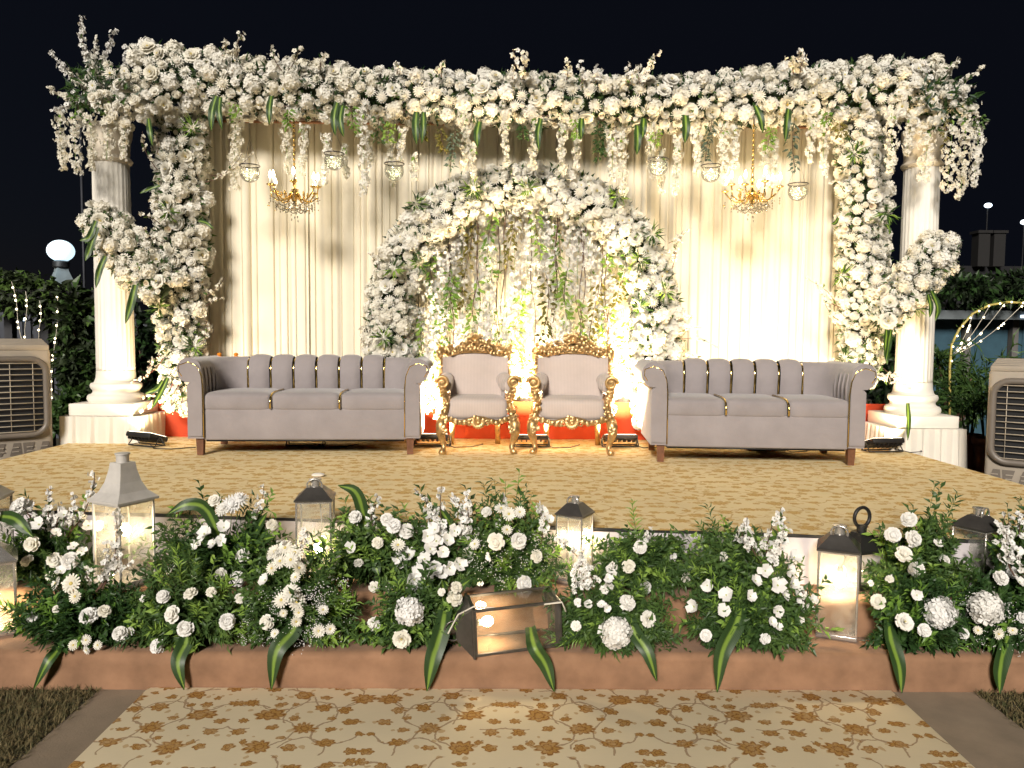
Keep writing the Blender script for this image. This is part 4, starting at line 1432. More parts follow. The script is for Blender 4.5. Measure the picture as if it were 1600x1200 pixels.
def make_armchair(loc, rz, label, seed, W=.74, H=1.02):
    rn = random.Random(seed)
    root = thing('armchair', loc, rz, label, 'armchair', 'gilded armchairs')
    hs = .40
    bw = W * .86
    # upholstered back with curved top
    b = MB()
    def back(u, v):
        x = -bw / 2 + bw * u
        top = .80 + .055 * math.cos((u - .5) * 2 * PI * .5) ** 2 * 1.0 - .0
        z = .38 + (top - .38) * v
        bul = .045 * (1 - abs(2 * u - 1) ** 3) * (1 - abs(2 * v - 1) ** 4)
        wing = .09 * abs(2 * u - 1) ** 4
        return (x, .22 + .10 * v - bul - wing, z)
    b.grid(back, 16, 12); b.build('backrest', M['chair_cloth'], root)
    b = MB()
    b.grid(lambda u, v: (-bw / 2 + bw * u, .30 + .10 * v - .05 * abs(2 * u - 1) ** 4, .30 + .5 * v), 8, 4); b.build('back_cover', M['chair_cloth'], root)
    # seat
    b = MB(); b.pillow((0, -.03, .375), (W - .17, .56, .20), .22, .45, 40, 20); b.build('seat_cushion', M['chair_cloth'], root)
    # arms
    for s in (-1, 1):
        b = MB()
        pts = []; rad = []
        xo = s * (W / 2 - .085)
        for t in np.linspace(0, 1, 10):
            pts.append((xo - s * .02 * (1 - t) * 0 + s * .02 * t, .22 - .44 * t, .60 - .03 * t - .03 * math.sin(t * PI)))
            rad.append(.055 + .015 * (1 - t))
        b.tube(pts, rad, 12)
        b.grid(lambda u, v: (xo - s * .045 + s * .03 * v, .24 - .46 * u, .36 + .24 * v), 6, 4)
        b.grid(lambda u, v: (xo + s * .045 + s * .0 * v, .24 - .46 * u, .36 + .24 * v), 6, 4)
        b.build('arm', M['chair_cloth'], root)
        # carved arm post: scroll on top, S curve down to the leg
        b = MB()
        px_ = s * (W / 2 - .045)
        scroll(b, (px_, -.285, .60), .060, 1.5, .017, 'front', s)
        b.ball((px_, -.275, .60), .045, 0, 10, 6, (1, .6, 1))
        S = [(px_, -.27, .56), (px_ - s * .01, -.275, .50), (px_ - s * .035, -.285, .44), (px_ - s * .03, -.29, .38), (px_ - s * .005, -.295, .32), (px_ + s * .005, -.295, .27)]
        b.tube(S, [.030, .034, .026, .024, .032, .036], 8)
        for i in range(12):
            t = i / 11
            q = Vector(S[min(5, int(t * 5))]).lerp(Vector(S[min(5, int(t * 5) + 1)]), t * 5 - int(t * 5))
            acanthus(b, q + Vector((rn.uniform(-.015, .015), -.022, .0)), (rn.uniform(-.8, .8), -.3, rn.choice((-1, 1))), (0, -1, 0), .055, .036)
        for i in range(4):
            scroll(b, (px_ - s * .02 * math.sin(i * 1.7), -.315, .52 - i * .068), .022, 1.2, .007, 'front', rn.choice((-1, 1)))
        b.build('arm_post', M['gold'], root)
        # cabriole front leg
        b = MB()
        b.tube([(px_, -.29, .29), (px_ + s * .012, -.305, .24), (px_ + s * .016, -.315, .18), (px_ - s * .004, -.30, .11), (px_ - s * .016, -.295, .06), (px_ - s * .004, -.315, .028), (px_ + s * .006, -.33, .012), (px_ + s * .008, -.335, 0.0)], [.044, .046, .038, .027, .022, .030, .030, .020], 10)
        for i in range(5):
            acanthus(b, (px_ + rn.uniform(-.02, .02), -.33, .26 - i * .01), (rn.uniform(-.7, .7), -.1, -1), (0, -1, 0), .07, .04)
        b.build('leg', M['gold'], root)
        b = MB()
        b.tube([(s * (W / 2 - .14), .24, .32), (s * (W / 2 - .14), .25, .18), (s * (W / 2 - .135), .27, .08), (s * (W / 2 - .13), .30, 0)], [.03, .026, .022, .026], 8)
        b.build('leg', M['gold'], root)
        # carved back post
        b = MB()
        bx = s * (bw / 2 + .012)
        pp = [(bx - s * .005, .24, .40), (bx, .245, .52), (bx - s * .005, .25, .62), (bx + s * .004, .255, .72), (bx + s * .012, .265, .80), (bx + s * .016, .27, .86), (bx + s * .006, .275, .895)]
        b.tube(pp, [.022, .026, .022, .026, .030, .032, .022], 8)
        for i in range(16):
            t = i / 15; kk = min(5, int(t * 6)); q = Vector(pp[kk]).lerp(Vector(pp[kk + 1]), t * 6 - kk)
            acanthus(b, q + Vector((rn.uniform(-.01, .01), -.022, 0)), (s * rn.uniform(-.4, .9), -.3, rn.choice((-1, 1, 1))), (0, -1, 0), .058, .036)
        for i in range(5):
            scroll(b, (bx, .215 + .008 * i, .46 + i * .085), .022, 1.2, .007, 'front', s)
        b.build('back_post', M['gold'], root)
    # top rail and crest
    b = MB()
    tr = []
    for i in range(21):
        u = i / 20
        x = -bw / 2 + bw * u
        tr.append((x, .315 - .05 * abs(2 * u - 1) ** 4, .815 + .055 * math.cos((u - .5) * PI) ** 2 + .03 * max(0, abs(2 * u - 1) - .8) * 5))
    b.tube(tr, .020, 8)
    for i in range(26):
        u = (i + .5) / 26; q = Vector(tr[int(u * 20)])
        acanthus(b, q + Vector((0, -.016, .0)), ((1 if u > .5 else -1) * -.9, -.2, rn.uniform(.1, .9)), (0, -1, .2), .06, .038)
    b.build('top_rail', M['gold'], root)
    b = MB()
    # crest: triangular pile of scrolls and leaves
    cw, ch, zb_ = W * .40, H - .86, .855
    # backing plate gives the crest its solid body
    prof = []
    for i in range(25):
        u = -1 + 2 * i / 24
        prof.append((u * cw * .86, zb_ + .0 + (ch * .78) * (1 - abs(u)) ** 1.25 + .010 * math.sin(i * 2.1)))
    prof = [(-cw * .86, zb_ - .02)] + prof + [(cw * .86, zb_ - .02)]
    b.prism(prof[::-1], .292, .312)
    for s in (-1, 1):
        for (fx, fz, r_) in [(.24, .16, .050), (.52, .10, .040), (.78, .06, .030), (.16, .50, .038), (.40, .34, .032), (.98, .03, .024)]:
            scroll(b, (s * fx * cw, .285, zb_ + fz * ch), r_ * .9, 1.5, .010, 'front', s)
    for s in (-1, 1):
        for i in range(30):
            fx = rn.random() ** 1.2
            hh = ch * .92 * (1 - fx) ** 1.15
            p = (s * fx * cw, .285, zb_ + rn.uniform(0, 1) * hh)
            acanthus(b, p, (s * rn.uniform(-.1, 1.1), -.15, rn.uniform(.25, 1.1)), (0, -1, .15), rn.uniform(.045, .075), rn.uniform(.028, .045))
    for i in range(7):
        a = R(-60 + 20 * i)
        acanthus(b, (0, .28, zb_ + ch * .62), (math.sin(a), -.05, math.cos(a)), (0, -1, 0), .075, .030)
    b.ball((0, .272, zb_ + ch * .55), .026, 0, 8, 6)
    b.build('crest', M['gold'], root)
    # carved seat rail
    b = MB()
    fr = [(-W / 2 + .05 + (W - .10) * i / 16, -.30, .285 + .018 * math.cos(i / 16 * 4 * PI)) for i in range(17)]
    b.tube(fr, .022, 8)
    for i in range(30):
        u = (i + .5) / 30; q = Vector(fr[int(u * 16)]); sg = 1 if u > .5 else -1
        acanthus(b, q + Vector((0, -.018, rn.uniform(-.012, .012))), (sg * -.9, -.15, rn.uniform(-.5, .35)), (0, -1, 0), .058, .036)
    for i in range(9):
        a = R(-80 + 20 * i)
        acanthus(b, (0, -.315, .275), (math.sin(a), -.1, -math.cos(a)), (0, -1, 0), .075, .03)
    for s in (-1, 1):
        scroll(b, (s * .075, -.325, .262), .030, 1.4, .009, 'front', s)
        scroll(b, (s * .20, -.325, .275), .022, 1.4, .007, 'front', s)
    b.ball((0, -.335, .268), .020, 0, 8, 6)
    b.build('seat_rail', M['gold'], root)
    b = MB(); b.rbox((0, 0, .30), (W - .16, .56, .06), .012, 2); b.build('seat_frame', M['chair_cloth'], root)
    for s in (-1, 1):
        b = MB(); b.tube([(s * (W / 2 - .06), -.28, .29), (s * (W / 2 - .10), 0, .29), (s * (W / 2 - .13), .25, .30)], .024, 8); b.build('side_rail', M['gold'], root)
    return root
c1 = atZ(742, 709, ZF); c2 = atZ(898, 710, ZF)
make_armchair((c1.x, c1.y + .30, ZF), R(5), 'gilded armchair with pale ribbed seat, nearer the left sofa', 1, .69, 1.03)
make_armchair((c2.x, c2.y + .30, ZF), R(-5), 'gilded armchair with pale ribbed seat, nearer the right sofa', 2, .74, 1.04)

# ------------------------------------------------------------------ stage floodlights
def make_flood(px, py, label, rz=0.0, energy=34, tilt=72, wd=.30, Y=None, col_=(1.0, .76, .44)):
    p = atZ(px, py, ZF)
    root = thing('floodlight', (p.x, p.y, ZF), rz, label, 'floodlight', 'black floodlights on the stage floor')
    Mx = Matrix.Translation((0, 0, .075)) @ Matrix.Rotation(R(90 - tilt), 4, 'X') @ Matrix.Rotation(0, 4, 'Z')
    # housing tilted, lens faces up and towards the curtain (+Y)
    Mx = Matrix.Translation((0, 0, .085)) @ Matrix.Rotation(R(-(90 - tilt)), 4, 'X')
    b = MB(); b.rbox((0, 0, 0), (wd, .20, .045), .010, 2, M4=Mx)
    for i in range(7):
        b.rbox((-wd / 2 + wd * (i + .5) / 7, 0, -.03), (.008, .17, .022), .002, 1, M4=Mx)
    b.build('housing', M['black_metal'], root, angle=40)
    b = MB(); b.rbox((0, 0, .0235), (wd - .03, .17, .004), .001, 1, M4=Mx); b.build('lens', M['flood_glow'], root, angle=40)
    b = MB()
    for s in (-1, 1):
        b.tube([(s * (wd / 2 + .008), 0, .085), (s * (wd / 2 + .012), .05, .012), (s * (wd / 2 + .012), -.06, .012), (s * (wd / 2 + .008), 0, .085)], .006, 6)
    b.tube([(-(wd / 2 + .012), -.06, .012), (wd / 2 + .012, -.06, .012)], .006, 6)
    b.tube([(-(wd / 2 + .012), .05, .012), (wd / 2 + .012, .05, .012)], .006, 6)
    b.build('bracket', M['black_metal'], root)
    b = MB(); b.tube([(wd / 2 - .04, -.06, .03), (wd / 2 + .05, -.10, .006), (wd / 2 + .2, -.05, .005), (wd / 2 + .3, .12, .005)], .004, 6); b.build('power_cable', M['black_plastic'], root)
    ld = bpy.data.lights.new('flood_beam', 'AREA'); ld.shape = 'RECTANGLE'; ld.size = wd - .04; ld.size_y = .15
    ld.energy = energy; ld.color = col_; ld.spread = R(140)
    lo = bpy.data.objects.new('flood_beam', ld); col.objects.link(lo); lo.parent = root
    lo.matrix_local = Mx @ Matrix.Translation((0, 0, .032)) @ Matrix.Rotation(PI, 4, 'X')
    return root
M['flood_glow'] = emit('flood_lens', (1, .88, .65, 1), 6.0)
make_flood(230, 697, 'black floodlight on the stage by the left pedestal skirt', R(-25), 30)
make_flood(478, 697, 'black floodlight under the middle of the left sofa', 0, 120, 82)
make_flood(676, 697, 'black floodlight between the left sofa and the first armchair', 0, 225, 80)
make_flood(830, 698, 'floodlight showing its lit silver rim between the two armchairs', 0, 270, 82)
make_flood(968, 698, 'black floodlight between the second armchair and the right sofa', 0, 225, 80)
make_flood(1195, 704, 'black floodlight under the right sofa', 0, 46, 84)
make_flood(1378, 706, 'black floodlight on a bracket by the right pedestal skirt', R(8), 28)

# ------------------------------------------------------------------ chandeliers
M['bulb'] = emit('candle_bulb', (1.0, .82, .50, 1), 30.0)
M['fairy'] = emit('fairy_light', (1.0, .86, .52, 1), 5.0, False)
M['fairy_green'] = emit('bowl_fairy_light', (0.92, 1.0, .58, 1), 1.6, False)
def make_chandelier(px, label):
    Y = 6.72
    c = atY(px, 300, Y); top = atY(px, 185, Y)
    root = thing('chandelier', (c.x, Y, c.z), 0, label, 'chandelier', 'gold candle chandeliers')
    b = MB()
    b.lathe([(.006, top.z - c.z), (.006, .22), (.018, .21), (.008, .19), (.012, .12), (.026, .10), (.012, .07), (.014, .02), (.04, 0), (.052, -.03), (.03, -.06), (.012, -.09), (.02, -.11), (.004, -.13)], 12)
    for i in range(9):
        zz = .24 + i * (top.z - c.z - .26) / 9
        b.ball((0, 0, zz), .013, 0, 6, 4)
    b.build('stem', M['brass'], root)
    n = 8
    for i in range(n):
        a = 2 * PI * (i + .3) / n
        ca, sa = math.cos(a), math.sin(a)
        rr = .235 if i % 2 else .20
        up = .02 if i % 2 else .05
        P = [(.03, -.02), (.08, -.075), (.14, -.08), (.19, -.045), (rr, -.01 + up)]
        b = MB(); b.tube([(r_ * ca, r_ * sa, z) for r_, z in P], [.009, .008, .007, .007, .006], 6)
        b.lathe([(.008, 0), (.032, .012), (.034, .018), (.012, .02), (.010, .026)], 10, (rr * ca, rr * sa, -.01 + up))
        scroll(b, (.11 * ca, .11 * sa, -.03), .03, 1.2, .005, 'x')
        arm = b.build('arm', M['brass'], root)
        b = MB(); b.lathe([(.009, .02), (.009, .07)], 8, (rr * ca, rr * sa, -.01 + up)); b.build('candle', M['plaster'], arm)
        b = MB(); b.lathe([(.004, .07), (.013, .082), (.015, .095), (.009, .115), (.002, .135)], 8, (rr * ca, rr * sa, -.01 + up)); b.build('bulb', M['bulb'], arm)
        b = MB()
        for kx in range(4):
            t = (kx + 1) / 4
            q = (rr * t * ca, rr * t * sa, -.09 - .03 * math.sin(t * 3) + (up if kx == 3 else 0))
            for m_ in range(3):
                z = q[2] - .022 * m_
                b.lathe([(.001, .010), (.008, 0), (.001, -.012)], 6, (q[0], q[1], z))
        b.build('crystal_drop', M['crystal'], arm, smooth=False)['kind'] = 'stuff'
    # bead swags and bottom crystals
    b = MB()
    for i in range(n):
        a0, a1 = 2 * PI * i / n, 2 * PI * (i + 1) / n
        for j in range(9):
            t = j / 9; a = a0 + (a1 - a0) * t
            b.ball((.15 * math.cos(a), .15 * math.sin(a), -.11 - .03 * math.sin(PI * t)), .007, 0, 5, 4)
            b.ball((.09 * math.cos(a), .09 * math.sin(a), -.15 - .02 * math.sin(PI * t)), .006, 0, 5, 4)
    for i in range(10):
        z = -.14 - .012 * i
        b.lathe([(.001, .012), (.011 - .0005 * i, 0), (.001, -.014)], 6, (.03 * math.sin(i * 2.2), .03 * math.cos(i * 2.2), z))
    b.build('crystal_swag', M['crystal'], root, smooth=False)['kind'] = 'stuff'
    b = MB()
    for i in range(60):
        a = random.uniform(0, 6.28); q = random.uniform(.05, .24)
        b.ball((q * math.cos(a), q * math.sin(a), -.03 - .12 * random.random()), random.uniform(.004, .008), 0, 5, 4)
    b.build('gold_bead', M['brass'], root)['kind'] = 'stuff'
make_chandelier(460, 'gold candle chandelier with crystals hanging over the left sofa')
make_chandelier(1175, 'gold candle chandelier with crystals hanging over the right sofa')

# ------------------------------------------------------------------ hanging glass bowls
def make_bowl(px, py, label, Y=6.62):
    """px,py = middle of the ring"""
    c = atY(px, py, Y)
    r = 15 / F * Y
    root = thing('hanging_glass_bowl', (c.x, Y, c.z - r * 1.7), 0, label, 'glass bowl', 'hanging glass bowls with fairy lights')
    z0 = r * 1.7
    b = MB(); b.tube([(r * math.cos(a), r * math.sin(a), z0) for a in np.linspace(0, 2 * PI, 25)[:-1]], .0055, 6, closed=True); b.build('rim_ring', M['steel_dark'], root)
    b = MB()
    pr_ = []
    for i in range(11):
        a = -PI / 2 + (PI / 2 + .75) * i / 10
        pr_.append((max(.003, r * math.cos(a)), r + r * math.sin(a)))
    V = []; seg = 20
    b.lathe(pr_ + [(pr_[-1][0], z0)], seg)
    b.f = b.f[:-1]; b.m = b.m[:-1]
    b.build('bowl', M['bowl_glass'], root)
    b = MB()
    for i in range(3):
        a = 2 * PI * i / 3 + .4
        b.tube([(r * math.cos(a), r * math.sin(a), z0), (0, 0, z0 + .22)], .0012, 4)
    b.tube([(0, 0, z0 + .22), (0, 0, z0 + .45)], .0012, 4)
    b.build('hanging_wire', M['steel_dark'], root)
    b = MB()
    for i in range(70):
        d = rv(1).normalized() * (r * .8 * random.random() ** .4)
        if d.z > r * .35: d.z *= -.6
        b.ball((d.x, d.y, r * .95 + d.z), .0042, 0, 5, 4)
    o = b.build('fairy_light', M['fairy_green'], root)
    o['kind'] = 'stuff'
random.seed(21)
for px, py, lab in [(390, 259, 'leftmost hanging glass bowl, left of the left chandelier'), (522, 240, 'hanging glass bowl just right of the left chandelier'), (616, 256, 'hanging glass bowl nearest the left shoulder of the arch'),
                    (1029, 249, 'hanging glass bowl nearest the right shoulder of the arch'), (1111, 259, 'hanging glass bowl just left of the right chandelier'), (1247, 288, 'lowest hanging glass bowl, right of the right chandelier')]:
    make_bowl(px, py, lab)

# marigold strings behind the left sofa
for px, lab in [(343, 'short orange marigold string by the left sofa corner, left one of two'), (369, 'short orange marigold string by the left sofa corner, right one of two')]:
    p = atY(px, 566, 6.86)
    t = thing('marigold_string', (p.x, 6.86, p.z - .06), 0, lab, 'flower string', 'marigold strings')
    for i in range(7):
        b = MB()
        b.ball((0, 0, .022 * i), .021, 0, 9, 6, (1, 1, .7))
        b.build('marigold', M['marigold'], t)
    b = MB(); b.tube([(0, 0, 0), (0, 0, .24)], .0012, 4); b.build('thread', M['cable'], t)

# ------------------------------------------------------------------ background, left
def leaf_cloud(b, n, fn, L=(.08, .16), mats=(0, 0, 1), ratio=.45):
    for i in range(n):
        p, d = fn()
        l = random.uniform(*L)
        add_leaf(b, p, d, rv(1), l, l * ratio, random.choice(mats))


random.seed(31)
# creeper covered pergola
pc = atY(60, 560, 9.6)
perg = thing('creeper_pergola', (pc.x, 9.6, 0), 0, 'dark creeper covered pergola behind the left air cooler', 'pergola')
po = Vector((pc.x, 9.6, 0))
b = MB()
def f_():
    x = random.uniform(-60, 150); t = (x + 60) / 210
    yc = 428 + 34 * t ** 1.6 + (55 * max(0, t - .75) * 4 * random.random())
    hh = 34 if random.random() < .8 else 60
    p = atY(x, yc + random.uniform(-8, hh), 9.6 + random.uniform(-.7, .7)) - po
    return p, Vector((random.uniform(-1, 1), random.uniform(-1, .3), random.uniform(-1, .4)))
leaf_cloud(b, 2600, f_)
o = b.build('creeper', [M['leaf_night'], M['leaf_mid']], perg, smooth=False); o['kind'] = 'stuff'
for px in (18, 74, 120):
    q = atY(px, 560, 9.7) - po
    b = MB(); b.box((q.x, q.y, 1.12), (.10, .10, 2.24)); b.build('post', plain('dark_post', (.035, .035, .04), .8), perg, smooth=False)
for dy in (-.5, .5):
    b = MB(); b.box((0.1, dy, 2.28), (2.4, .08, .10)); b.v[-1][:, 2] -= .22; b.build('beam', plain('dark_beam', (.012, .012, .012), .8), perg, smooth=False)

# dark trees and shrubs behind the left column
def blob_tree(name, pxc, pyc, Y, rpx, hpx, n, label, cat, mat=('leaf_night', 'leaf_dark'), trunk=True, L=(.09, .2), group=None):
    c = atY(pxc, pyc, Y)
    rx, rz_ = rpx / F * Y, hpx / F * Y
    root = thing(name, (c.x, Y, 0), 0, label, cat, group)
    cz = max(c.z, rz_ * .9)
    if not trunk: cz = max(cz, 2.2 + rz_ * .8)
    b = MB()
    cl_ = [(Vector((random.uniform(-.7, .7) * rx, random.uniform(-.5, .5) * rx, cz + random.uniform(-.75, .75) * rz_)), random.uniform(.25, .5)) for _ in range(16)]
    def f_():
        q, s = random.choice(cl_)
        d = rv(1).normalized()
        return q + Vector((d.x * rx, d.y * rx * .8, d.z * rz_)) * s * random.uniform(.5, 1.05), d + Vector((0, 0, -.3)) + rv(.4)
    leaf_cloud(b, n, f_, L)
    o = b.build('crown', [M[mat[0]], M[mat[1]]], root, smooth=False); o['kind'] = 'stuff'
    if trunk:
        b = MB(); b.tube([(0, 0, 0), (.03, .02, cz * .5), (-.02, 0, cz)], [.06, .05, .03], 7)
        for i in range(6):
            q = cl_[i][0]
            b.tube([(0, 0, cz * .45), tuple(q * .5 + Vector((0, 0, cz * .25))), tuple(q)], [.03, .02, .008], 5)
        b.build('trunk', M['twig'], root)
    return root
blob_tree('shrub', 135, 560, 9.0, 40, 95, 1700, 'dark leafy shrub between the left cooler and the left column', 'shrub')
blob_tree('shrub', 232, 560, 9.4, 34, 70, 900, 'dark shrub showing between the left column and its flower pillar', 'shrub')
blob_tree('shrub', 96, 640, 8.2, 26, 30, 420, 'low leafy plant at the foot of the left column skirt', 'shrub', ('leaf_dark', 'leaf_mid'), L=(.08, .16))
# slatted fence
fc = atY(90, 560, 11.5)
fen = thing('slatted_fence', (fc.x, 11.5, 0), 0, 'dark blue-grey slatted fence behind the fairy light strings', 'fence')
fm = plain('fence_slat', (.035, .04, .055), .6)
for i in range(22):
    b = MB(); b.box((-1.3 + i * .125, 0, .95), (.085, .025, 1.9)); b.build('slat', fm, fen, smooth=False)
for z in (.3, 1.6):
    b = MB(); b.box((0, .03, z), (2.9, .03, .06)); b.build('rail', fm, fen, smooth=False)
# dark wall added far behind to cover the sunlit ground at the horizon
b = MB(); b.box((0, 24, 1.05), (70, .3, 2.1))
tag(b.build('added_dark_wall', plain('night_wall', (.005, .005, .007), .9), smooth=False), 'dark wall added far behind the stage to cover the lit ground', 'wall')

# globe lamp
Yl = 12.0
lc = atY(95, 392, Yl)
lamp = thing('globe_lamp', (lc.x, Yl, 0), 0, 'lit round globe lamp on a pillar above the pergola', 'lamp')
b = MB(); b.ball((0, 0, lc.z), .195, 0, 24, 16, (1, 1, .86)); b.build('globe', emit('globe_glow', (.62, .86, 1.0, 1), 1.35), lamp)
b = MB(); b.lathe([(.10, lc.z - .27), (.12, lc.z - .25), (.12, lc.z - .17), (.08, lc.z - .15)], 16); b.build('collar', M['black_metal'], lamp, angle=40)
b = MB(); b.lathe([(.26, lc.z - .66), (.26, lc.z - .60), (.12, lc.z - .32), (.11, lc.z - .27)], 4); b.lathe([(.2, 0), (.2, lc.z - .66)], 4)
b.build('pillar', plain('lamp_pillar', (.16, .19, .20), .8), lamp, smooth=False)
ld = bpy.data.lights.new('globe_light', 'POINT'); ld.energy = 12; ld.color = (.7, .88, 1); ld.shadow_soft_size = .25
lo = bpy.data.objects.new('globe_light', ld); col.objects.link(lo); lo.parent = lamp; lo.location = (0, -.35, lc.z)


def far_lamp(px, py, Y, r, label, c=(.75, .88, 1, 1), s=4):
    p = atY(px, py, Y)
    t = thing('distant_lamp', (p.x, Y, 0), 0, label, 'lamp', 'distant lamps')
    b = MB(); b.ball((0, 0, p.z), r, 0, 10, 8, (1.3, 1, .8)); b.build('lamp_head', emit('lamp_head_glow', c, s, False), t)
    b = MB(); b.tube([(0, .02, 0), (0, .02, p.z - r * .5)], .015, 6); b.build('pole', plain('night_pole', (.004, .004, .005), .8), t)
far_lamp(36, 498, 15, .055, 'small distant white lamp behind the fairy light strings', (.55, .75, 1, 1))
far_lamp(1544, 321, 22, .085, 'small distant white lamp high at the right, above the pale pillars', (.7, .85, 1, 1))
far_lamp(1601, 347, 22, .09, 'small distant lamp cut by the right edge of the picture', (.75, .88, 1, 1))
# thin pole
p = atY(128, 300, 13)
t = thing('utility_pole', (p.x, 13, 0), 0, 'thin dark pole rising behind the left column', 'pole')
b = MB(); b.tube([(0, 0, 0), (0, 0, 5.2)], .022, 6); b.build('shaft', plain('pole_grey', (.02, .022, .03), .6), t)

# fairy light strings
for i, (xa, ya, xb, yb_, nl, lab) in enumerate([(18, 440, 38, 548, 8, 'leftmost string of fairy lights hanging from the pergola'), (40, 455, 41, 550, 5, 'second fairy light string from the left, close beside the leftmost'),
                                                (62, 470, 63, 550, 6, 'third fairy light string from the left under the pergola'), (90, 462, 80, 632, 12, 'longest fairy light string, beside the left air cooler')]):
    P = [atY(xa + (xb - xa) * t + 2 * math.sin(t * 7), ya + (yb_ - ya) * t, 8.8) for t in np.linspace(0, 1, 12)]
    t = thing('fairy_light_string', P[0], 0, lab, 'string lights', 'fairy light strings')
    b = MB(); b.tube([q - P[0] for q in P], .004, 4); b.build('wire', M['cable'], t)
    for j in range(nl):
        s = (j + random.uniform(.1, .8)) / nl * 11
        q = P[int(s)].lerp(P[min(11, int(s) + 1)], s - int(s)) - P[0]
        b = MB(); b.ball(q + Vector((0, -.01, 0)), .013, 0, 6, 4); b.build('bulb', M['fairy'], t)

# ------------------------------------------------------------------ background, right
random.seed(41)
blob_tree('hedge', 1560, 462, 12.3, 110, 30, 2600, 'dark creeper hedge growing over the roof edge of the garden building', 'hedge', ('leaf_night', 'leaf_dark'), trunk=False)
blob_tree('shrub', 1488, 610, 9.0, 52, 60, 2400, 'rounded green shrub beside the right column', 'shrub', ('leaf_dark', 'leaf_mid'), L=(.05, .11))
blob_tree('shrub', 1400, 590, 9.6, 40, 55, 900, 'dark shrub showing between the right flower pillar and right column', 'shrub')
# teal building; the night shade on it is put into its dark colours
tb_ = thing('garden_building', (atY(1560, 600, 12.5).x, 12.5, 0), 0, 'dim teal garden building at the right edge', 'building')
x0 = -1.2
b = MB(); b.box((.9, .3, 1.1), (5.0, .3, 2.2)); b.build('wall', plain('dim_plaster', (.035, .033, .033), .8), tb_, smooth=False)
for i in range(4):
    b = MB(); b.box((-.95 + i * .78, .10, 1.05), (.66, .06, 2.1)); d_ = b.build('door', plain('teal_paint', (.03, .075, .105), .5), tb_, smooth=False)
    b = MB(); b.box((-.95 + i * .78, .065, 1.5), (.42, .02, .7)); b.box((-.95 + i * .78, .065, .5), (.42, .02, .6)); b.build('door_panel', plain('teal_panel', (.03, .075, .105), .5), d_, smooth=False)
    b = MB(); b.box((-.56 + i * .78, .02, 1.1), (.10, .12, 2.2)); b.build('pilaster', plain('pilaster_paint', (.11, .105, .10), .8), tb_, smooth=False)
b = MB(); b.box((.9, -.1, 2.0), (4.6, .5, .14)); b.build('lintel', plain('lintel_paint', (.12, .14, .15), .7), tb_, smooth=False)
b = MB(); b.rbox((.42, -.37, 1.98), (.7, .06, .05), .01, 2); b.build('lintel_glow_strip', emit('lintel_glow', (.7, .85, 1, 1), 1.6, False), tb_)  # added glowing strip, stands for the lit stretch of lintel
# terrace with pale pillars, their night dimness put into a near-black colour
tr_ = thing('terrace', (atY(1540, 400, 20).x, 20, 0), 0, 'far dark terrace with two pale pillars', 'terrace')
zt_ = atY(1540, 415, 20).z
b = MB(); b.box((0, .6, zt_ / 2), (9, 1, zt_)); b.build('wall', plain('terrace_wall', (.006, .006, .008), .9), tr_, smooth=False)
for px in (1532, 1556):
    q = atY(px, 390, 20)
    b = MB(); b.box((q.x - tr_.location.x, 0, zt_ + .4), (.30, .3, .86)); b.box((q.x - tr_.location.x, 0, zt_ + .86), (.38, .38, .07)); b.build('pillar', plain('night_dark_pillar', (.007, .0065, .0065), .8), tr_, smooth=False)
# fairy lit garden arch
ga = thing('garden_arch', atZ(1488, 690, 0.0) * 0 + Vector((atY(1488, 545, 8.4).x, 8.4, 0)), 0, 'thin curved garden arch wound with fairy lights at the right edge', 'arch')
go_ = Vector(ga.location)
AP = [atY(x, y, 8.4) - go_ for x, y in [(1484, 640), (1484, 575), (1487, 538), (1500, 512), (1520, 490), (1545, 477), (1575, 472), (1605, 474), (1640, 490)]]
AP = [Vector((AP[0].x, 0, 0))] + AP
b = MB(); b.tube(AP, .013, 8); b.build('hoop', plain('hoop_yellow', (.45, .36, .10), .5), ga)
b = MB()
for i in range(60):
    s = random.uniform(2.5, 8.5); q = AP[int(s)].lerp(AP[int(s) + 1], s - int(s))
    add_leaf(b, q, rv(1), rv(1), .08, .02, 0)
o = b.build('creeper', [M['leaf_mid']], ga, smooth=False); o['kind'] = 'stuff'
for (xa, ya, xb, yb_) in [(1545, 480, 1490, 552), (1570, 474, 1492, 553), (1598, 476, 1493, 554), (1520, 492, 1492, 548)]:
    A_, B_ = atY(xa, ya, 8.36) - go_, atY(xb, yb_, 8.36) - go_
    pp = [A_.lerp(B_, t) + Vector((0, 0, -.06 * math.sin(PI * t))) for t in np.linspace(0, 1, 10)]
    b = MB(); b.tube(pp, .0035, 4); wv = b.build('light_wire', M['cable'], ga)
    for j in range(6):
        s = random.uniform(0, 8.9); q = pp[int(s)].lerp(pp[int(s) + 1], s - int(s))
        b = MB(); b.ball(q + Vector((0, -.015, 0)), .012, 0, 6, 4); b.build('bulb', M['fairy'], wv)
for j in range(10):
    s = 2.3 + j * .6; q = AP[int(s)].lerp(AP[int(s) + 1], s - int(s))
    b = MB(); b.ball(q + Vector((0, -.03, 0)), .011, 0, 6, 4); b.build('bulb', M['fairy'], ga)

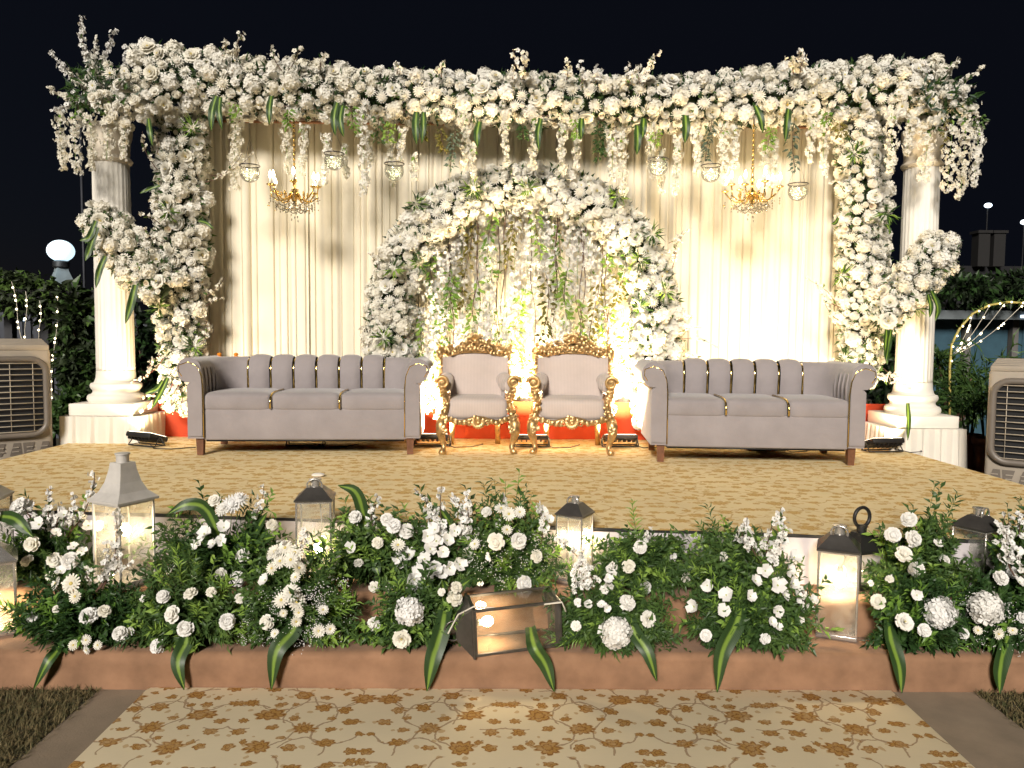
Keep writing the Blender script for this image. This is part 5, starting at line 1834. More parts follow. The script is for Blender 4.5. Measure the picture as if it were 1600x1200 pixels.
# potted plants by the right column
def pot_plant(px, Y, label, letter, hgt, n):
    p = atY(px, 690, Y)
    root = thing('potted_plant', (p.x, Y, 0), 0, label, 'potted plant')
    r = .125
    zt = .40
    b = MB(); b.lathe([(r * .72, .004), (r * .80, .10), (r * .96, zt - .07), (r * 1.08, zt - .065), (r * 1.12, zt - .02), (r * 1.08, zt), (r * .95, zt), (r * .93, zt - .04), (.01, zt - .04)], 24)
    b.v[-1][:, 2] += .25; b.build('pot', M['terracotta'], root, angle=45)
    b = MB(); b.rbox((0, 0, .125), (.24, .24, .25), .01, 2); b.build('brick_stand', plain('brick_stand', (.06, .04, .03), .9), root, angle=40)
    if letter:
        b = MB()
        zc = .25 + zt * .45; yy = -r * .985
        b.tube([(-.025, yy, zc - .035), (-.025, yy, zc + .035)], .005, 5)
        for sgn in (-1, 1):
            b.tube([(-.025, yy, zc), (.0, yy, zc), (.015, yy, zc + sgn * .008), (.018, yy, zc + sgn * .018), (.012, yy, zc + sgn * .03), (-.025, yy, zc + sgn * .035)], .005, 5)
        b.build('pot_letter', plain('chalk_white', (.7, .68, .62), .8), root)
    b = MB(); lf = MB()
    for i in range(n):
        a = random.uniform(0, 6.28); s = random.uniform(.1, .32); h = hgt * random.uniform(.55, 1)
        pts = [Vector((.03 * math.cos(a), .03 * math.sin(a), .6)), Vector((s * .35 * math.cos(a), s * .35 * math.sin(a), .6 + h * .6)), Vector((s * math.cos(a), s * math.sin(a), .6 + h))]
        b.tube(pts, [.007, .005, .003], 5)
        for k_ in range(14):
            t = random.uniform(.3, 1); q = pts[0].lerp(pts[1], t * 2) if t < .5 else pts[1].lerp(pts[2], t * 2 - 1)
            add_leaf(lf, q, Vector((math.cos(a), math.sin(a), .2)) + rv(.8), rv(1), random.uniform(.10, .2), .022, random.choice((0, 1)))
    b.build('stem', M['leaf_mid'], root)
    o = lf.build('foliage', [M['leaf_dark'], M['leaf_mid']], root, smooth=False); o['kind'] = 'stuff'
pot_plant(1513, 7.6, 'potted plant in the plain terracotta pot beside the right pedestal', None, .7, 9)
pot_plant(1543, 7.3, 'potted palm in the terracotta pot marked with the letter B', 'B', 1.1, 10)

# ------------------------------------------------------------------ air coolers
def make_cooler(loc, rz, label, W=.78, H=1.42, D=.6):
    root = thing('air_cooler', loc, rz, label, 'air cooler', 'beige air coolers')
    b = MB(); b.rbox((0, D / 2, H / 2 + .06), (W, D, H - .12), .03, 3); b.build('body', M['beige_plastic'], root, angle=40)
    b = MB()
    for i in range(5):
        b.rbox((0, .06 + i * .115, H + .01 + .012 * i), (W - .02 - .0 * i, .13, .05), .012, 2)
    b.build('top_ridge', M['beige_plastic'], root, angle=40)
    gw, gh, zc = W * .90, .66, H - .42
    # rounded rectangle frame
    def rr(w_, h_, r_, y):
        pts = []
        for cx, cz, a0 in [(w_ / 2 - r_, h_ / 2 - r_, 0), (-w_ / 2 + r_, h_ / 2 - r_, 90), (-w_ / 2 + r_, -h_ / 2 + r_, 180), (w_ / 2 - r_, -h_ / 2 + r_, 270)]:
            for k_ in range(7):
                a = R(a0 + 15 * k_); pts.append((cx + r_ * math.cos(a), y, zc + cz + r_ * math.sin(a)))
        return pts
    b = MB(); b.tube(rr(gw, gh, .12, -.02), .028, 10, closed=True); b.build('grille_frame', M['grey_plastic'], root)
    b = MB(); pts = rr(gw, gh, .12, -.012); b.add(pts, [tuple(range(len(pts)))]); b.build('grille_back', M['dark_slot'], root, smooth=False)
    for i in range(13):
        z = zc - gh / 2 + gh * (i + .7) / 13.4
        b = MB(); b.tube([(-gw / 2 + .03, -.035, z), (0, -.042, z), (gw / 2 - .03, -.035, z)], .0042, 5); b.build('grille_wire', M['wire'], root)
    for i in range(4):
        x = -gw / 2 + gw * (i + .6) / 4.2
        b = MB(); b.tube([(x, -.028, zc - gh / 2 + .03), (x, -.03, zc + gh / 2 - .03)], .003, 5); b.build('grille_bar', M['wire'], root)
    for i in range(9):
        z = zc - gh / 2 + gh * (i + .8) / 9.4
        b = MB(); b.rbox((0, -.004, z), (gw - .12, .012, .05), .003, 1); b.build('louvre', M['black_plastic'], root, angle=40)
    # slotted decorative strip
    zb_ = zc - gh / 2 - .12
    n = 7
    for i in range(n):
        x = -W / 2 + .07 + (W - .14) * i / (n - 1)
        b = MB()
        s = (-1) ** i * .02
        b.add([(x - .040, -.004, zb_ - .055), (x + .030 + s, -.004, zb_ - .055), (x + .040, -.004, zb_ + .055), (x - .030 + s, -.004, zb_ + .055)], [(0, 1, 2, 3)])
        sl = b.build('slot', M['grey_plastic'], root, smooth=False)
        b = MB()
        for k_ in range(2):
            b.box((x + .002, -.008, zb_ - .02 + k_ * .035), (.05, .008, .008))
        b.build('slot_bar', M['beige_plastic'], sl, smooth=False)
    b = MB(); b.box((.04, -.006, zb_ - .10), (.16, .006, .025)); b.build('badge', M['grey_plastic'], root, smooth=False)
    b = MB(); b.rbox((0, .06, .18), (W + .02, .14, .30), .02, 2); b.build('tank_front', M['beige_plastic'], root, angle=40)
    for s in (-1, 1):
        for y in (.08, D - .08):
            b = MB(); b.rbox((s * (W / 2 - .08), y, .03), (.07, .05, .06), .012, 2); b.build('wheel', M['black_plastic'], root)
    return root
pc = atY(76, 640, 6.35)
make_cooler((pc.x - .50, 6.48, 0), R(37), 'beige air cooler with black grille cut by the left edge', .78, 1.46)
pc = atY(1550, 660, 5.85)
make_cooler((pc.x + .47, 5.95, 0), R(-38), 'beige air cooler with black grille cut by the right edge', .76, 1.36)

# ------------------------------------------------------------------ lanterns
M['clear_glass'] = thin_glass('clear_lantern_glass', haze=0.05)
M['lantern_bulb'] = emit('lantern_bulb_glow', (1.0, .78, .48, 1), 170.0)
def make_lantern(loc, rz, label, w=.2, hb=.30, hr=.07, mat='chrome', roof='pyramid', roofmat=None, bulb=.68, handle='ring', bulb_r=.024, glow=True, base_rot=None, curve=0, glass='glass'):
    root = thing('lantern', loc, rz, label, 'lantern', 'glass lanterns on the steps')
    if base_rot is not None:
        root.rotation_euler = base_rot
    m = M[mat]; rm = M[roofmat] if roofmat else m
    t = w * .055
    h = w / 2
    b = MB(); b.rbox((0, 0, .010), (w, w, .020), .003, 2); b.build('base', m, root, angle=40)
    for sx in (-1, 1):
        for sy in (-1, 1):
            b = MB(); b.rbox((sx * (h - t / 2), sy * (h - t / 2), .02 + hb / 2), (t, t, hb), .0015, 1); b.build('post', m, root, angle=40)
    for z in (.02 + t / 2, .02 + hb - t / 2):
        b = MB()
        for s in (-1, 1):
            b.box((0, s * (h - t / 2), z), (w - 2 * t, t * .8, t)); b.box((s * (h - t / 2), 0, z), (t * .8, w - 2 * t, t))
        b.build('rail', m, root, smooth=False)
    for (dx, dy, rz_) in [(0, -1, 0), (0, 1, 0), (1, 0, 1), (-1, 0, 1)]:
        b = MB()
        a_ = h - t; y_ = h - t * .5
        if rz_ == 0:
            b.add([(-a_, dy * y_, .02), (a_, dy * y_, .02), (a_, dy * y_, .02 + hb), (-a_, dy * y_, .02 + hb)], [(0, 1, 2, 3)])
        else:
            b.add([(dx * y_, -a_, .02), (dx * y_, a_, .02), (dx * y_, a_, .02 + hb), (dx * y_, -a_, .02 + hb)], [(0, 1, 2, 3)])
        b.build('glass_pane', M[glass], root, smooth=False)
    # roof
    zt = .02 + hb
    b = MB()
    if curve:
        pr = [(h * 1.14, 0), (h * 1.15, .012), (h * 1.05, .02), (h * .78, hr * .25), (h * .58, hr * .5), (h * .45, hr * .8), (h * .40, hr), (h * .0, hr)]
    else:
        pr = [(h * 1.06, 0), (h * 1.07, .008), (h * .98, .014), (h * .42, hr), (h * .0, hr)]
    V = []
    for (r_, z) in pr:
        V += [(-r_, -r_, zt + z), (r_, -r_, zt + z), (r_, r_, zt + z), (-r_, r_, zt + z)]
    fs = []
    for i in range(len(pr) - 1):
        for j in range(4):
            fs.append((i * 4 + j, i * 4 + (j + 1) % 4, (i + 1) * 4 + (j + 1) % 4, (i + 1) * 4 + j))
    b.add(V, fs); b.build('roof', rm, root, smooth=False)
    b = MB(); cr_ = h * .30
    b.lathe([(cr_, zt + hr - .004), (cr_, zt + hr + cr_ * 1.2), (cr_ * 1.18, zt + hr + cr_ * 1.25), (cr_ * 1.18, zt + hr + cr_ * 1.5), (cr_ * .6, zt + hr + cr_ * 1.62), (.001, zt + hr + cr_ * 1.66)], 16)
    cap = b.build('chimney_cap', m, root, angle=40)
    if handle == 'ring':
        b = MB(); q = h * .42
        b.tube([(q * math.cos(a), -cr_ * 1.25, zt + hr + cr_ * .35 + q * math.sin(a) * .9) for a in np.linspace(0, 2 * PI, 21)[:-1]], .0045, 6, closed=True); b.build('ring_handle', m, root)
    elif handle == 'big':
        b = MB(); q = h * .62; zc_ = zt + hr + cr_ * 1.5 + q * .85
        b.tube([(q * math.cos(a), 0, zc_ + q * math.sin(a)) for a in np.linspace(0, 2 * PI, 25)[:-1]], .009, 8, closed=True); b.build('ring_handle', m, root)
    # bulb on its flex
    if glow:
        zb_ = .02 + hb * bulb
        b = MB(); b.ball((.01, 0, zb_), bulb_r, 0, 14, 10, (1, 1, 1.15)); b.build('bulb', M['lantern_bulb'], root)
        b = MB(); b.lathe([(.014, zb_ + bulb_r * 1.05), (.014, zb_ + bulb_r * 1.05 + .04)], 10, (.01, 0, 0)); b.tube([(.01, 0, zb_ + bulb_r + .03), (.03, .01, zb_ + bulb_r + .08), (.02, 0, zt + hr * .6)], .003, 5)
        b.build('bulb_holder', M['cable'], root)
    return root


def LP(px, py, z):
    return atZ(px, py, z + .003)
Zr1, Zr2 = Z1 + .004, Z2 + .004
q = LP(-14, 985, Zr1); make_lantern((q.x, q.y, Zr1), R(32), 'steel lantern cut by the left edge on the lower step', .22, .33, .07, 'chrome', bulb=.28)
q = LP(-22, 905, Zr2); make_lantern((q.x, q.y, Zr2), R(10), 'thin lantern frame at the left edge on the upper step', .19, .40, .07, 'pewter', glow=False)
q = LP(193, 912, Zr2); make_lantern((q.x, q.y + .02, Zr2), R(-27), 'tall pale lantern with a curved pagoda roof and glowing bulb', .20, .40, .19, 'pewter', curve=1, bulb=.62, handle='none')
q = LP(494, 905, Zr2); make_lantern((q.x, q.y, Zr2), R(7), 'steel lantern with dark roof among flowers below the left sofa', .175, .40, .062, 'chrome', roofmat='steel_dark', bulb=.36)
q = LP(898, 910, Zr2); make_lantern((q.x, q.y + .04, Zr2), R(-30), 'slim steel lantern standing alone below the right armchair', .145, .325, .06, 'chrome', roofmat='steel_dark', bulb=.60)
q = LP(1306, 988, Zr1); make_lantern((q.x, q.y, Zr1), R(-24), 'largest steel lantern on the lower step at the right', .182, .40, .07, 'chrome', roofmat='steel_dark', bulb=.60, bulb_r=.028)
q = LP(1346, 915, Zr2); make_lantern((q.x, q.y + .02, Zr2), R(20), 'black lantern with a big ring handle behind the largest lantern', .16, .17, .08, 'black_metal', bulb=.35, handle='big')
q = LP(1524, 915, Zr2); make_lantern((q.x, q.y, Zr2), R(30), 'square steel lantern with dark roof near the right edge', .17, .285, .06, 'chrome', roofmat='steel_dark', bulb=.60)
# the toppled lantern: lies on its side, cap to the left
q = LP(872, 1020, Zr1)
Rm = Matrix.Rotation(R(11), 4, 'Z') @ Matrix.Rotation(R(-3), 4, 'Y') @ Matrix.Rotation(R(-90), 4, 'Y') @ Matrix.Rotation(R(0), 4, 'Z')
lant = make_lantern((q.x, q.y + .165, Zr1 + .115), 0, 'toppled black lantern lying on its side on the lower step', .215, .385, .075, 'steel_dark', bulb=.80, glass='clear_glass', base_rot=Rm.to_euler())
# a white flex trails over it
b = MB(); q0 = LP(708, 985, Zr1)
b.tube([atY(x, y, Y) for x, y, Y in [(700, 990, 3.31), (716, 960, 3.40), (740, 948, 3.31), (790, 951, 3.40), (845, 945, 3.40), (878, 941, 3.31), (884, 955, 3.40), (882, 975, 3.44)]], .004, 6)
tag(b.build('lantern_flex', M['cable']), 'white flex trailing over the toppled lantern', 'cable')
b = MB(); b.tube([atZ(x, y, ZF + .004) for x, y in [(262, 652), (268, 665), (275, 672), (300, 676), (330, 680)]], .004, 6)
tag(b.build('floor_cable', M['cable']), 'thin pale cable on the stage by the left pedestal', 'cable')
b = MB(); q = atZ(497, 744, ZF + .003); b.rbox((q.x, q.y, ZF + .012), (.07, .05, .018), .005, 2, puff=(.01, .01, .006))
tag(b.build('paper_scrap', M['skirt']), 'small white paper scrap on the stage carpet', 'paper')

# ------------------------------------------------------------------ flower arrangements on the steps
def foliage_mesh(rx, ry, rz, seed, n=90, mats=('leaf_dark', 'leaf_mid', 'leaf_light')):
    random.seed(seed)
    b = MB()
    n = int(n * 1.5)
    for i in range(n):
        a = random.uniform(0, 2 * PI) if i % 3 == 0 else random.uniform(-PI, 0); e = random.uniform(.02, 1.0)
        u = math.asin(min(1, e))
        tip = Vector((rx * math.cos(a) * math.cos(u * .95), ry * math.sin(a) * math.cos(u * .95), rz * math.sin(u))) * (random.uniform(.6, 1.12) if i % 9 else random.uniform(1.1, 1.38))
        tip.z += random.uniform(-.03, .02) if u > .3 else random.uniform(-.02, .03)
        tip.z = max(.012, tip.z)
        base = Vector((tip.x * .15, tip.y * .15, .015))
        mid = base.lerp(tip, .5) + Vector((0, 0, .04 * random.random()))
        mt = random.choice((0, 0, 0, 1, 1, 2))
        P = lambda t: base.lerp(mid, t * 2) if t < .5 else mid.lerp(tip, t * 2 - 1)
        b.tube([P(t) for t in (0, .5, 1)], [.0022, .0018, .001], 3, 1)
        D = (tip - base).normalized()
        style = random.random()
        k_ = 16 if style < .7 else 26
        for j in range(k_):
            t = .30 + .70 * (j + random.random()) / k_
            sd = (-1) ** j
            side = D.cross(Vector((0, -1, .3))).normalized() * sd
            if style < .7:
                add_leaf(b, P(t), side * random.uniform(.5, 1.2) + D * .7 + rv(.35), Vector((0, -.5, 1)) + rv(.5), random.uniform(.028, .056), random.uniform(.014, .024), mt)
            else:
                add_leaf(b, P(t), side * random.uniform(.4, 1.2) + D * 1.0 + rv(.4), Vector((0, -.5, 1)) + rv(.5), random.uniform(.035, .065), .009, mt)
    return b.mesh('foliage', [M[m] for m in mats], smooth=False)


def arrangement(cx, base_py, z, rxp, hp, label, flowers, seed, sprays=(), straps=(), breath=0, n=90, depth=.15, mats=('leaf_dark', 'leaf_mid', 'leaf_light')):
    Y = 3.475 if z < .2 else y2(atZ(cx, base_py, z).x) + .16
    g = atY(cx, base_py, Y)
    s = Y / F
    root = thing('flower_arrangement', (g.x, Y, z + .002), 0, label, 'flower arrangement', 'flower arrangements on the steps')
    off = Vector((g.x, Y, z + .002))
    rx, rz = rxp * s, atY(cx, base_py - hp, Y).z - z
    o = bpy.data.objects.new('foliage', foliage_mesh(rx * 1.14, depth, rz, seed, n, mats)); col.objects.link(o); o.parent = root; o['kind'] = 'stuff'
    b = MB(); b.ball((0, .02, rz * .2), 1.0, 0, 12, 8, (rx * .42, depth * .4, rz * .3)); b.v[-1][:, 2] = np.maximum(b.v[-1][:, 2], .0); b.build('foam_block', M['moss'], root)
    random.seed(seed + 1)
    for (x, y, kind, rp) in flowers:
        u = (x - cx) / rxp; v = (base_py - y) / hp
        q = 1 - min(.98, u * u + max(0, v - .15) ** 2)
        Yp = Y - depth * 1.02 * math.sqrt(max(.02, q)) + random.uniform(-.01, .01)
        p = atY(x, y, Yp)
        if p.z < z + .015: p.z = z + .015
        d = Vector((u * .7, -1.0, .25 + .6 * v)) + rv(.25)
        put_flower(kind, root, off, p, d, rp / F * Yp * random.uniform(.86, 1.0), FH)
        b = MB(); e = Vector((0, 0, .03)); pl_ = p - off
        b.tube([tuple(pl_ - d.normalized() * .004), tuple(pl_ * .7 + Vector((0, .02, .0))), tuple(e)], [.0022, .002, .002], 4); b.build('stem', M['leaf_mid'], root)
    for (x0, y0, x1, y1_) in sprays:
        spray_obj('blossom_branch', root, off, atY(x0, y0, Y - .05), atY(x1, y1_, Y - .08), .10, .017, 60, 'petal_cool')
    for (pts, wpx) in straps:
        dracaena_leaf('leaf', root, off, [atY(x, y, yy + (.05 if yy == 3.31 else 0)) for i_, (x, y, yy) in enumerate(([(pts[0][0] + .35 * (pts[0][0] - pts[1][0]), pts[0][1] - 30, 3.42)] if abs(pts[-1][2] - YF1) < .001 else []) + list(pts))], wpx * s * .72, face=(random.uniform(-.2, .2), -1, .25))
    if breath:
        b = MB()
        for i in range(breath):
            a = random.uniform(-1, 1); e = random.uniform(0, .9)
            c = Vector((rx * a * .95, -depth * random.uniform(.6, 1.1) * math.sqrt(max(.05, 1 - a * a)), rz * e * .7 + .02))
            for k_ in range(14):
                p = c + rv(.018); s_ = random.uniform(.0018, .0034)
                b.add([p + Vector((s_, 0, 0)), p + Vector((-s_, 0, 0)), p + Vector((0, s_, 0)), p + Vector((0, -s_, 0)), p + Vector((0, 0, s_)), p + Vector((0, 0, -s_))],
                      [(0, 2, 4), (2, 1, 4), (1, 3, 4), (3, 0, 4), (2, 0, 5), (1, 2, 5), (3, 1, 5), (0, 3, 5)])
        o = b.build('babys_breath', [M['petal_cool']], root, smooth=False); o['kind'] = 'stuff'
    return root
C, RO, D_, H_, P_, B_, K_ = 'carnation', 'rose', 'daisy', 'hydrangea', 'peony', 'blossom', 'chrysanthemum'
YF0, YF1 = 3.298, 3.285
arrangement(80, 915, Z2, 85, 115, 'flower arrangement with tall white sprays at the far left of the upper step', [(35, 795, C, 20), (20, 815, C, 14), (62, 820, B_, 14), (50, 850, RO, 12), (43, 877, RO, 11), (85, 875, RO, 12), (110, 876, C, 16), (95, 893, B_, 11), (100, 805, B_, 11), (138, 822, B_, 12), (115, 855, B_, 9), (78, 900, RO, 7), (88, 832, B_, 9), (128, 862, B_, 9)], 1001,
            [(95, 850, 78, 760), (105, 840, 112, 770), (110, 830, 147, 738), (80, 840, 90, 785), (60, 830, 30, 790)], [([(0, 806, 3.75), (25, 812, 3.7), (52, 840, 3.68)], 26)], n=95)
arrangement(135, 1028, Z1, 95, 140, 'flower arrangement with a pair of white carnations at the left of the lower step', [(88, 912, D_, 12), (112, 912, D_, 15), (118, 932, D_, 11), (53, 963, C, 12), (139, 963, C, 16), (163, 955, RO, 10), (188, 990, C, 13), (115, 1008, D_, 9), (135, 1000, D_, 9), (153, 1008, D_, 8), (136, 1025, D_, 8), (88, 952, RO, 7), (205, 985, B_, 8)], 1002,
            [(150, 925, 165, 850), (160, 920, 178, 800), (155, 920, 205, 880), (140, 915, 130, 890), (165, 910, 190, 865)], [([(92, 1012, 3.31), (75, 1035, YF0), (53, 1086, YF1)], 24)], n=130, depth=.14)
arrangement(350, 910, Z2, 105, 125, 'flower arrangement with a large white chrysanthemum right of the pagoda lantern', [(362, 788, K_, 17), (374, 782, K_, 15), (335, 782, RO, 11), (348, 796, K_, 12), (320, 835, B_, 14), (308, 850, B_, 11), (350, 825, B_, 12), (345, 845, B_, 11), (333, 850, B_, 9), (380, 868, C, 12), (345, 897, RO, 10), (370, 905, C, 13), (300, 899, RO, 7), (425, 820, RO, 9), (268, 890, B_, 10)], 1003,
            [(380, 830, 412, 760)], [([(355, 870, 3.75), (325, 800, 3.72), (295, 788, 3.70), (262, 803, 3.68)], 26), ([(385, 860, 3.8), (400, 830, 3.75), (418, 800, 3.72)], 18), ([(385, 865, 3.8), (410, 845, 3.75), (430, 838, 3.72)], 18)], n=130)
arrangement(300, 1022, Z1, 95, 135, 'dense green arrangement of scattered white roses left of the drooping striped leaf', [(255, 932, C, 11), (298, 928, RO, 12), (330, 925, RO, 9), (270, 960, RO, 14), (290, 982, C, 14), (355, 971, C, 14), (247, 1012, C, 13), (225, 935, B_, 8), (375, 935, RO, 8)], 1004,
            [], [([(292, 1000, 3.31), (278, 1035, YF0), (288, 1078, YF1)], 30)], n=150, depth=.14)
arrangement(465, 1020, Z1, 90, 165, 'flower arrangement of clustered white daisies below the dark-roofed lantern', [(430, 862, D_, 14), (446, 856, D_, 14), (461, 864, D_, 14), (438, 877, D_, 13), (455, 875, D_, 13), (425, 888, D_, 10), (467, 888, D_, 13), (462, 902, D_, 10), (415, 907, B_, 13), (455, 926, D_, 15), (464, 940, D_, 14), (440, 938, D_, 13), (467, 957, D_, 9), (505, 953, D_, 10), (417, 972, RO, 13), (443, 958, D_, 7), (463, 971, D_, 9), (498, 986, D_, 11), (516, 983, D_, 10), (430, 990, D_, 8)], 1005,
            [(480, 900, 475, 830), (430, 900, 445, 845)], [([(458, 985, 3.31), (432, 1018, YF0), (424, 1078, YF1)], 36)], breath=70, n=130, depth=.14)
arrangement(590, 910, Z2, 95, 120, 'flower arrangement with a bent striped leaf beside the dark-roofed lantern', [(555, 808, C, 11), (605, 812, C, 12), (615, 822, C, 13), (635, 830, C, 14), (622, 852, D_, 12), (590, 848, RO, 10), (550, 855, B_, 11), (527, 876, B_, 11), (520, 900, B_, 10), (585, 917, RO, 10), (612, 920, D_, 11), (560, 880, RO, 8)], 1006,
            [(585, 840, 590, 775)], [([(575, 880, 3.78), (572, 830, 3.74), (558, 772, 3.7), (528, 758, 3.68)], 26), ([(575, 870, 3.75), (585, 880, 3.66), (592, 900, 3.62)], 22)], n=120)
arrangement(675, 935, Z2 - .0, 70, 135, 'arrangement of tall pure white blossom spikes near the middle', [(668, 838, B_, 15), (680, 828, B_, 14), (682, 846, B_, 14), (672, 858, B_, 14), (664, 874, B_, 14), (655, 890, B_, 15), (640, 868, B_, 15), (630, 880, B_, 14), (622, 872, B_, 13), (648, 905, B_, 16), (668, 905, B_, 16), (680, 888, B_, 14), (660, 922, K_, 16), (698, 845, B_, 14), (710, 830, B_, 13), (724, 838, B_, 14), (735, 850, B_, 14), (728, 868, B_, 14), (718, 882, B_, 14), (702, 888, B_, 14), (690, 895, B_, 13), (642, 922, K_, 12), (692, 862, B_, 12)], 1007,
            [(700, 870, 648, 765), (710, 860, 690, 760), (715, 860, 728, 770), (720, 850, 712, 775), (700, 850, 665, 790)], [([(720, 860, 3.75), (690, 800, 3.72), (658, 808, 3.7)], 18)], n=70, depth=.13)
arrangement(790, 912, Z2, 78, 135, 'flower arrangement of white carnations left of the slim lantern', [(775, 846, RO, 14), (760, 800, C, 9), (783, 795, D_, 11), (795, 803, D_, 12), (812, 800, D_, 10), (810, 845, C, 14), (792, 828, D_, 9), (838, 869, RO, 11), (750, 908, B_, 9), (818, 912, C, 14), (848, 800, B_, 11), (858, 812, B_, 10), (852, 825, B_, 8), (765, 870, B_, 8), (742, 850, D_, 9)], 1008,
            [(780, 830, 782, 775), (845, 850, 840, 790), (730, 830, 700, 775)], [], breath=40, n=130)
arrangement(650, 1022, Z1, 75, 115, 'arrangement with one large ruffled white bloom left of the toppled lantern', [(640, 955, H_, 25), (628, 998, P_, 15), (585, 975, C, 13), (710, 935, RO, 13), (713, 918, RO, 10), (690, 925, RO, 7)], 1009,
            [], [([(690, 985, 3.31), (676, 1030, YF0), (667, 1104, YF1)], 36), ([(690, 960, 3.5), (675, 925, 3.48), (662, 905, 3.46)], 22), ([(695, 955, 3.5), (712, 925, 3.48), (735, 905, 3.46)], 22), ([(692, 955, 3.5), (693, 925, 3.48), (690, 905, 3.46)], 20)], n=110, depth=.13)
arrangement(1005, 915, Z2, 85, 92, 'leafy green arrangement with few white roses right of the slim lantern', [(1000, 855, C, 12), (982, 885, RO, 11), (1050, 870, B_, 9), (1008, 918, C, 12), (1072, 902, RO, 9)], 1010, [(1010, 870, 1015, 828)], [([(1050, 900, 3.8), (1075, 885, 3.7), (1100, 905, 3.68)], 16)], n=130)
arrangement(955, 1024, Z1, 90, 125, 'flower arrangement with a round hydrangea right of the toppled lantern', [(980, 942, C, 14), (1012, 967, P_, 13), (962, 988, H_, 25), (903, 942, B_, 9), (918, 945, B_, 9), (940, 945, B_, 9), (948, 950, B_, 8), (900, 978, RO, 9), (950, 905, B_, 9), (953, 890, B_, 10)], 1011,
            [(940, 950, 872, 842), (915, 935, 912, 860), (930, 930, 905, 880), (925, 945, 958, 880), (905, 940, 900, 890)], [([(990, 985, 3.31), (1012, 1020, YF0), (1026, 1064, YF1)], 28), ([(835, 1010, 3.30), (853, 1040, YF0), (866, 1086, YF1)], 30), ([(905, 930, 3.5), (895, 905, 3.47), (905, 890, 3.45)], 24)], n=140, depth=.14)
arrangement(1170, 1028, Z1, 95, 160, 'arrangement of open white blossoms on arching stems left of the largest lantern', [(1105, 915, B_, 12), (1085, 948, B_, 13), (1135, 930, B_, 14), (1130, 955, B_, 14), (1172, 932, B_, 11), (1195, 892, B_, 14), (1180, 908, B_, 12), (1103, 993, C, 11), (1195, 998, C, 10), (1220, 845, B_, 12), (1205, 870, B_, 12), (1240, 872, B_, 15), (1232, 890, B_, 13), (1215, 915, B_, 15), (1238, 912, B_, 13), (1246, 930, B_, 13), (1250, 948, B_, 12), (1269, 938, B_, 11), (1214, 955, B_, 12), (1205, 972, B_, 11), (1249, 968, B_, 10), (1215, 980, B_, 9), (1225, 930, B_, 11)], 1012,
            [(1190, 880, 1168, 808), (1200, 880, 1218, 800), (1210, 900, 1228, 830), (1235, 900, 1262, 960)], [([(1150, 975, 3.31), (1128, 1020, YF0), (1120, 1086, YF1)], 36)], n=150, depth=.15)
arrangement(1150, 915, Z2, 80, 95, 'low green arrangement with white blossoms below the right sofa', [(1168, 845, B_, 11), (1130, 870, RO, 8), (1200, 850, B_, 11), (1222, 828, B_, 10), (1185, 868, B_, 10)], 1013, [(1215, 860, 1220, 795), (1160, 860, 1168, 812)], [], n=110)
arrangement(1425, 912, Z2, 75, 120, 'flower arrangement with upright striped leaves right of the black lantern', [(1420, 812, C, 13), (1395, 836, C, 13), (1426, 842, C, 15), (1412, 866, RO, 13), (1432, 890, C, 14), (1465, 850, B_, 10), (1475, 875, C, 10), (1397, 905, C, 9)], 1014,
            [], [([(1400, 900, 3.72), (1392, 860, 3.66), (1385, 830, 3.64)], 24), ([(1405, 905, 3.7), (1410, 880, 3.64), (1418, 920, 3.6)], 22), ([(1445, 850, 3.75), (1455, 825, 3.7), (1462, 805, 3.68)], 22), ([(1445, 855, 3.75), (1440, 825, 3.7), (1438, 806, 3.68)], 20), ([(1445, 855, 3.75), (1465, 840, 3.7), (1480, 835, 3.68)], 20)], n=120)
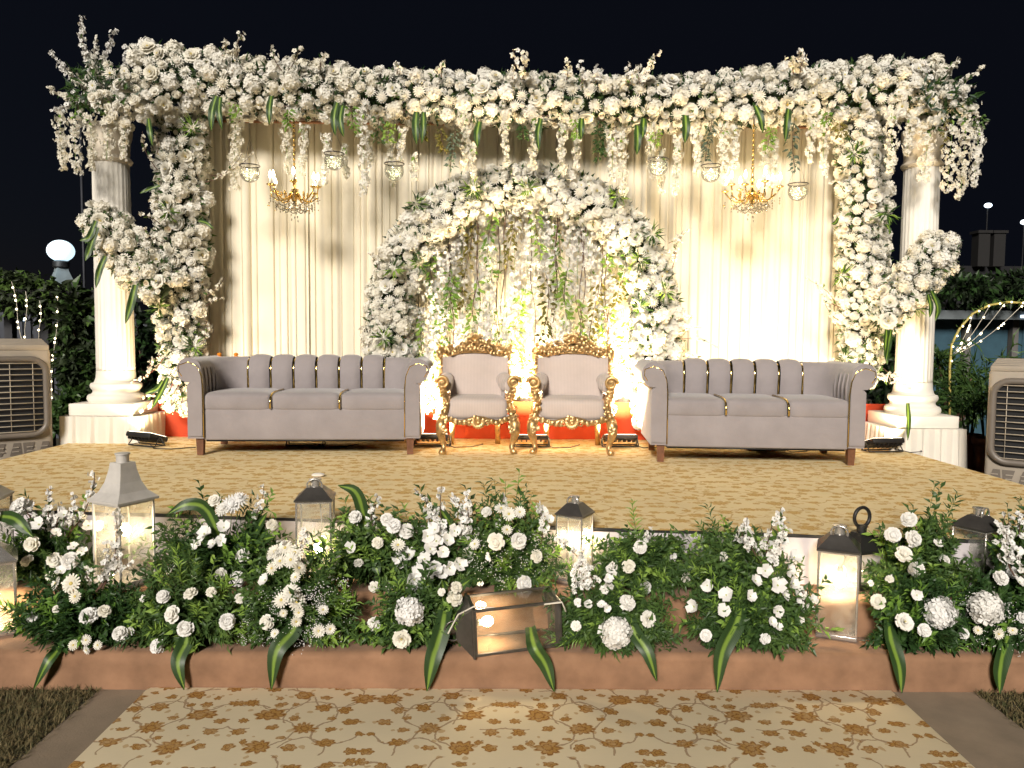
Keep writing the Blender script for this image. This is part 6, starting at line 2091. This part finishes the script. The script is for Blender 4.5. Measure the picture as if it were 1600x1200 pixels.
arrangement(1430, 1030, Z1, 80, 130, 'flower arrangement with a hydrangea just right of the largest lantern', [(1372, 940, RO, 12), (1432, 930, B_, 12), (1468, 957, H_, 25), (1413, 972, P_, 15), (1444, 985, C, 12), (1505, 960, C, 12), (1390, 905, RO, 7), (1360, 912, B_, 6)], 1015,
            [], [([(1392, 1000, 3.31), (1404, 1040, YF0), (1408, 1104, YF1)], 33), ([(1400, 950, 3.5), (1402, 915, 3.45), (1396, 890, 3.44)], 18), ([(1400, 950, 3.5), (1420, 920, 3.45), (1424, 900, 3.44)], 16)], n=140, depth=.14)
arrangement(1565, 1032, Z1, 85, 140, 'flower arrangement with the rightmost big hydrangea at the right edge', [(1540, 950, H_, 28), (1563, 903, C, 13), (1505, 990, C, 9), (1597, 965, C, 10), (1592, 910, B_, 11), (1560, 990, D_, 9), (1582, 985, D_, 8), (1528, 985, D_, 8)], 1016,
            [(1585, 900, 1578, 815), (1590, 920, 1592, 870)], [([(1572, 1000, 3.31), (1562, 1045, YF0), (1561, 1106, YF1)], 35), ([(1560, 900, 3.5), (1562, 870, 3.5), (1540, 845, 3.5)], 24)], breath=60, n=150, depth=.14)
arrangement(1590, 915, Z2, 60, 115, 'blossoming arrangement behind the rightmost hydrangea on the upper step', [(1590, 860, B_, 10), (1570, 880, B_, 10), (1598, 840, B_, 9), (1583, 895, C, 10)], 1017, [(1580, 880, 1572, 803), (1585, 870, 1582, 825), (1595, 860, 1600, 800)], [], n=80, breath=25)
# a few fallen leaves on the lower step
random.seed(3)
b = MB()
for i in range(90):
    x = random.choice((random.uniform(980, 1080), random.uniform(1540, 1600), random.uniform(1400, 1480), random.uniform(1200, 1260), random.uniform(40, 110)))
    p = atZ(x, random.uniform(1003, 1022), Z1 + .006)
    add_leaf(b, p, Vector((random.uniform(-1, 1), random.uniform(-1, 1), .15)), (0, 0, 1), random.uniform(.02, .04), .012, random.choice((0, 1)))
tag(b.build('fallen_leaves', [M['leaf_dark'], M['leaf_mid']], smooth=False), 'loose green leaves fallen on the lower step', 'leaves', kind='stuff')
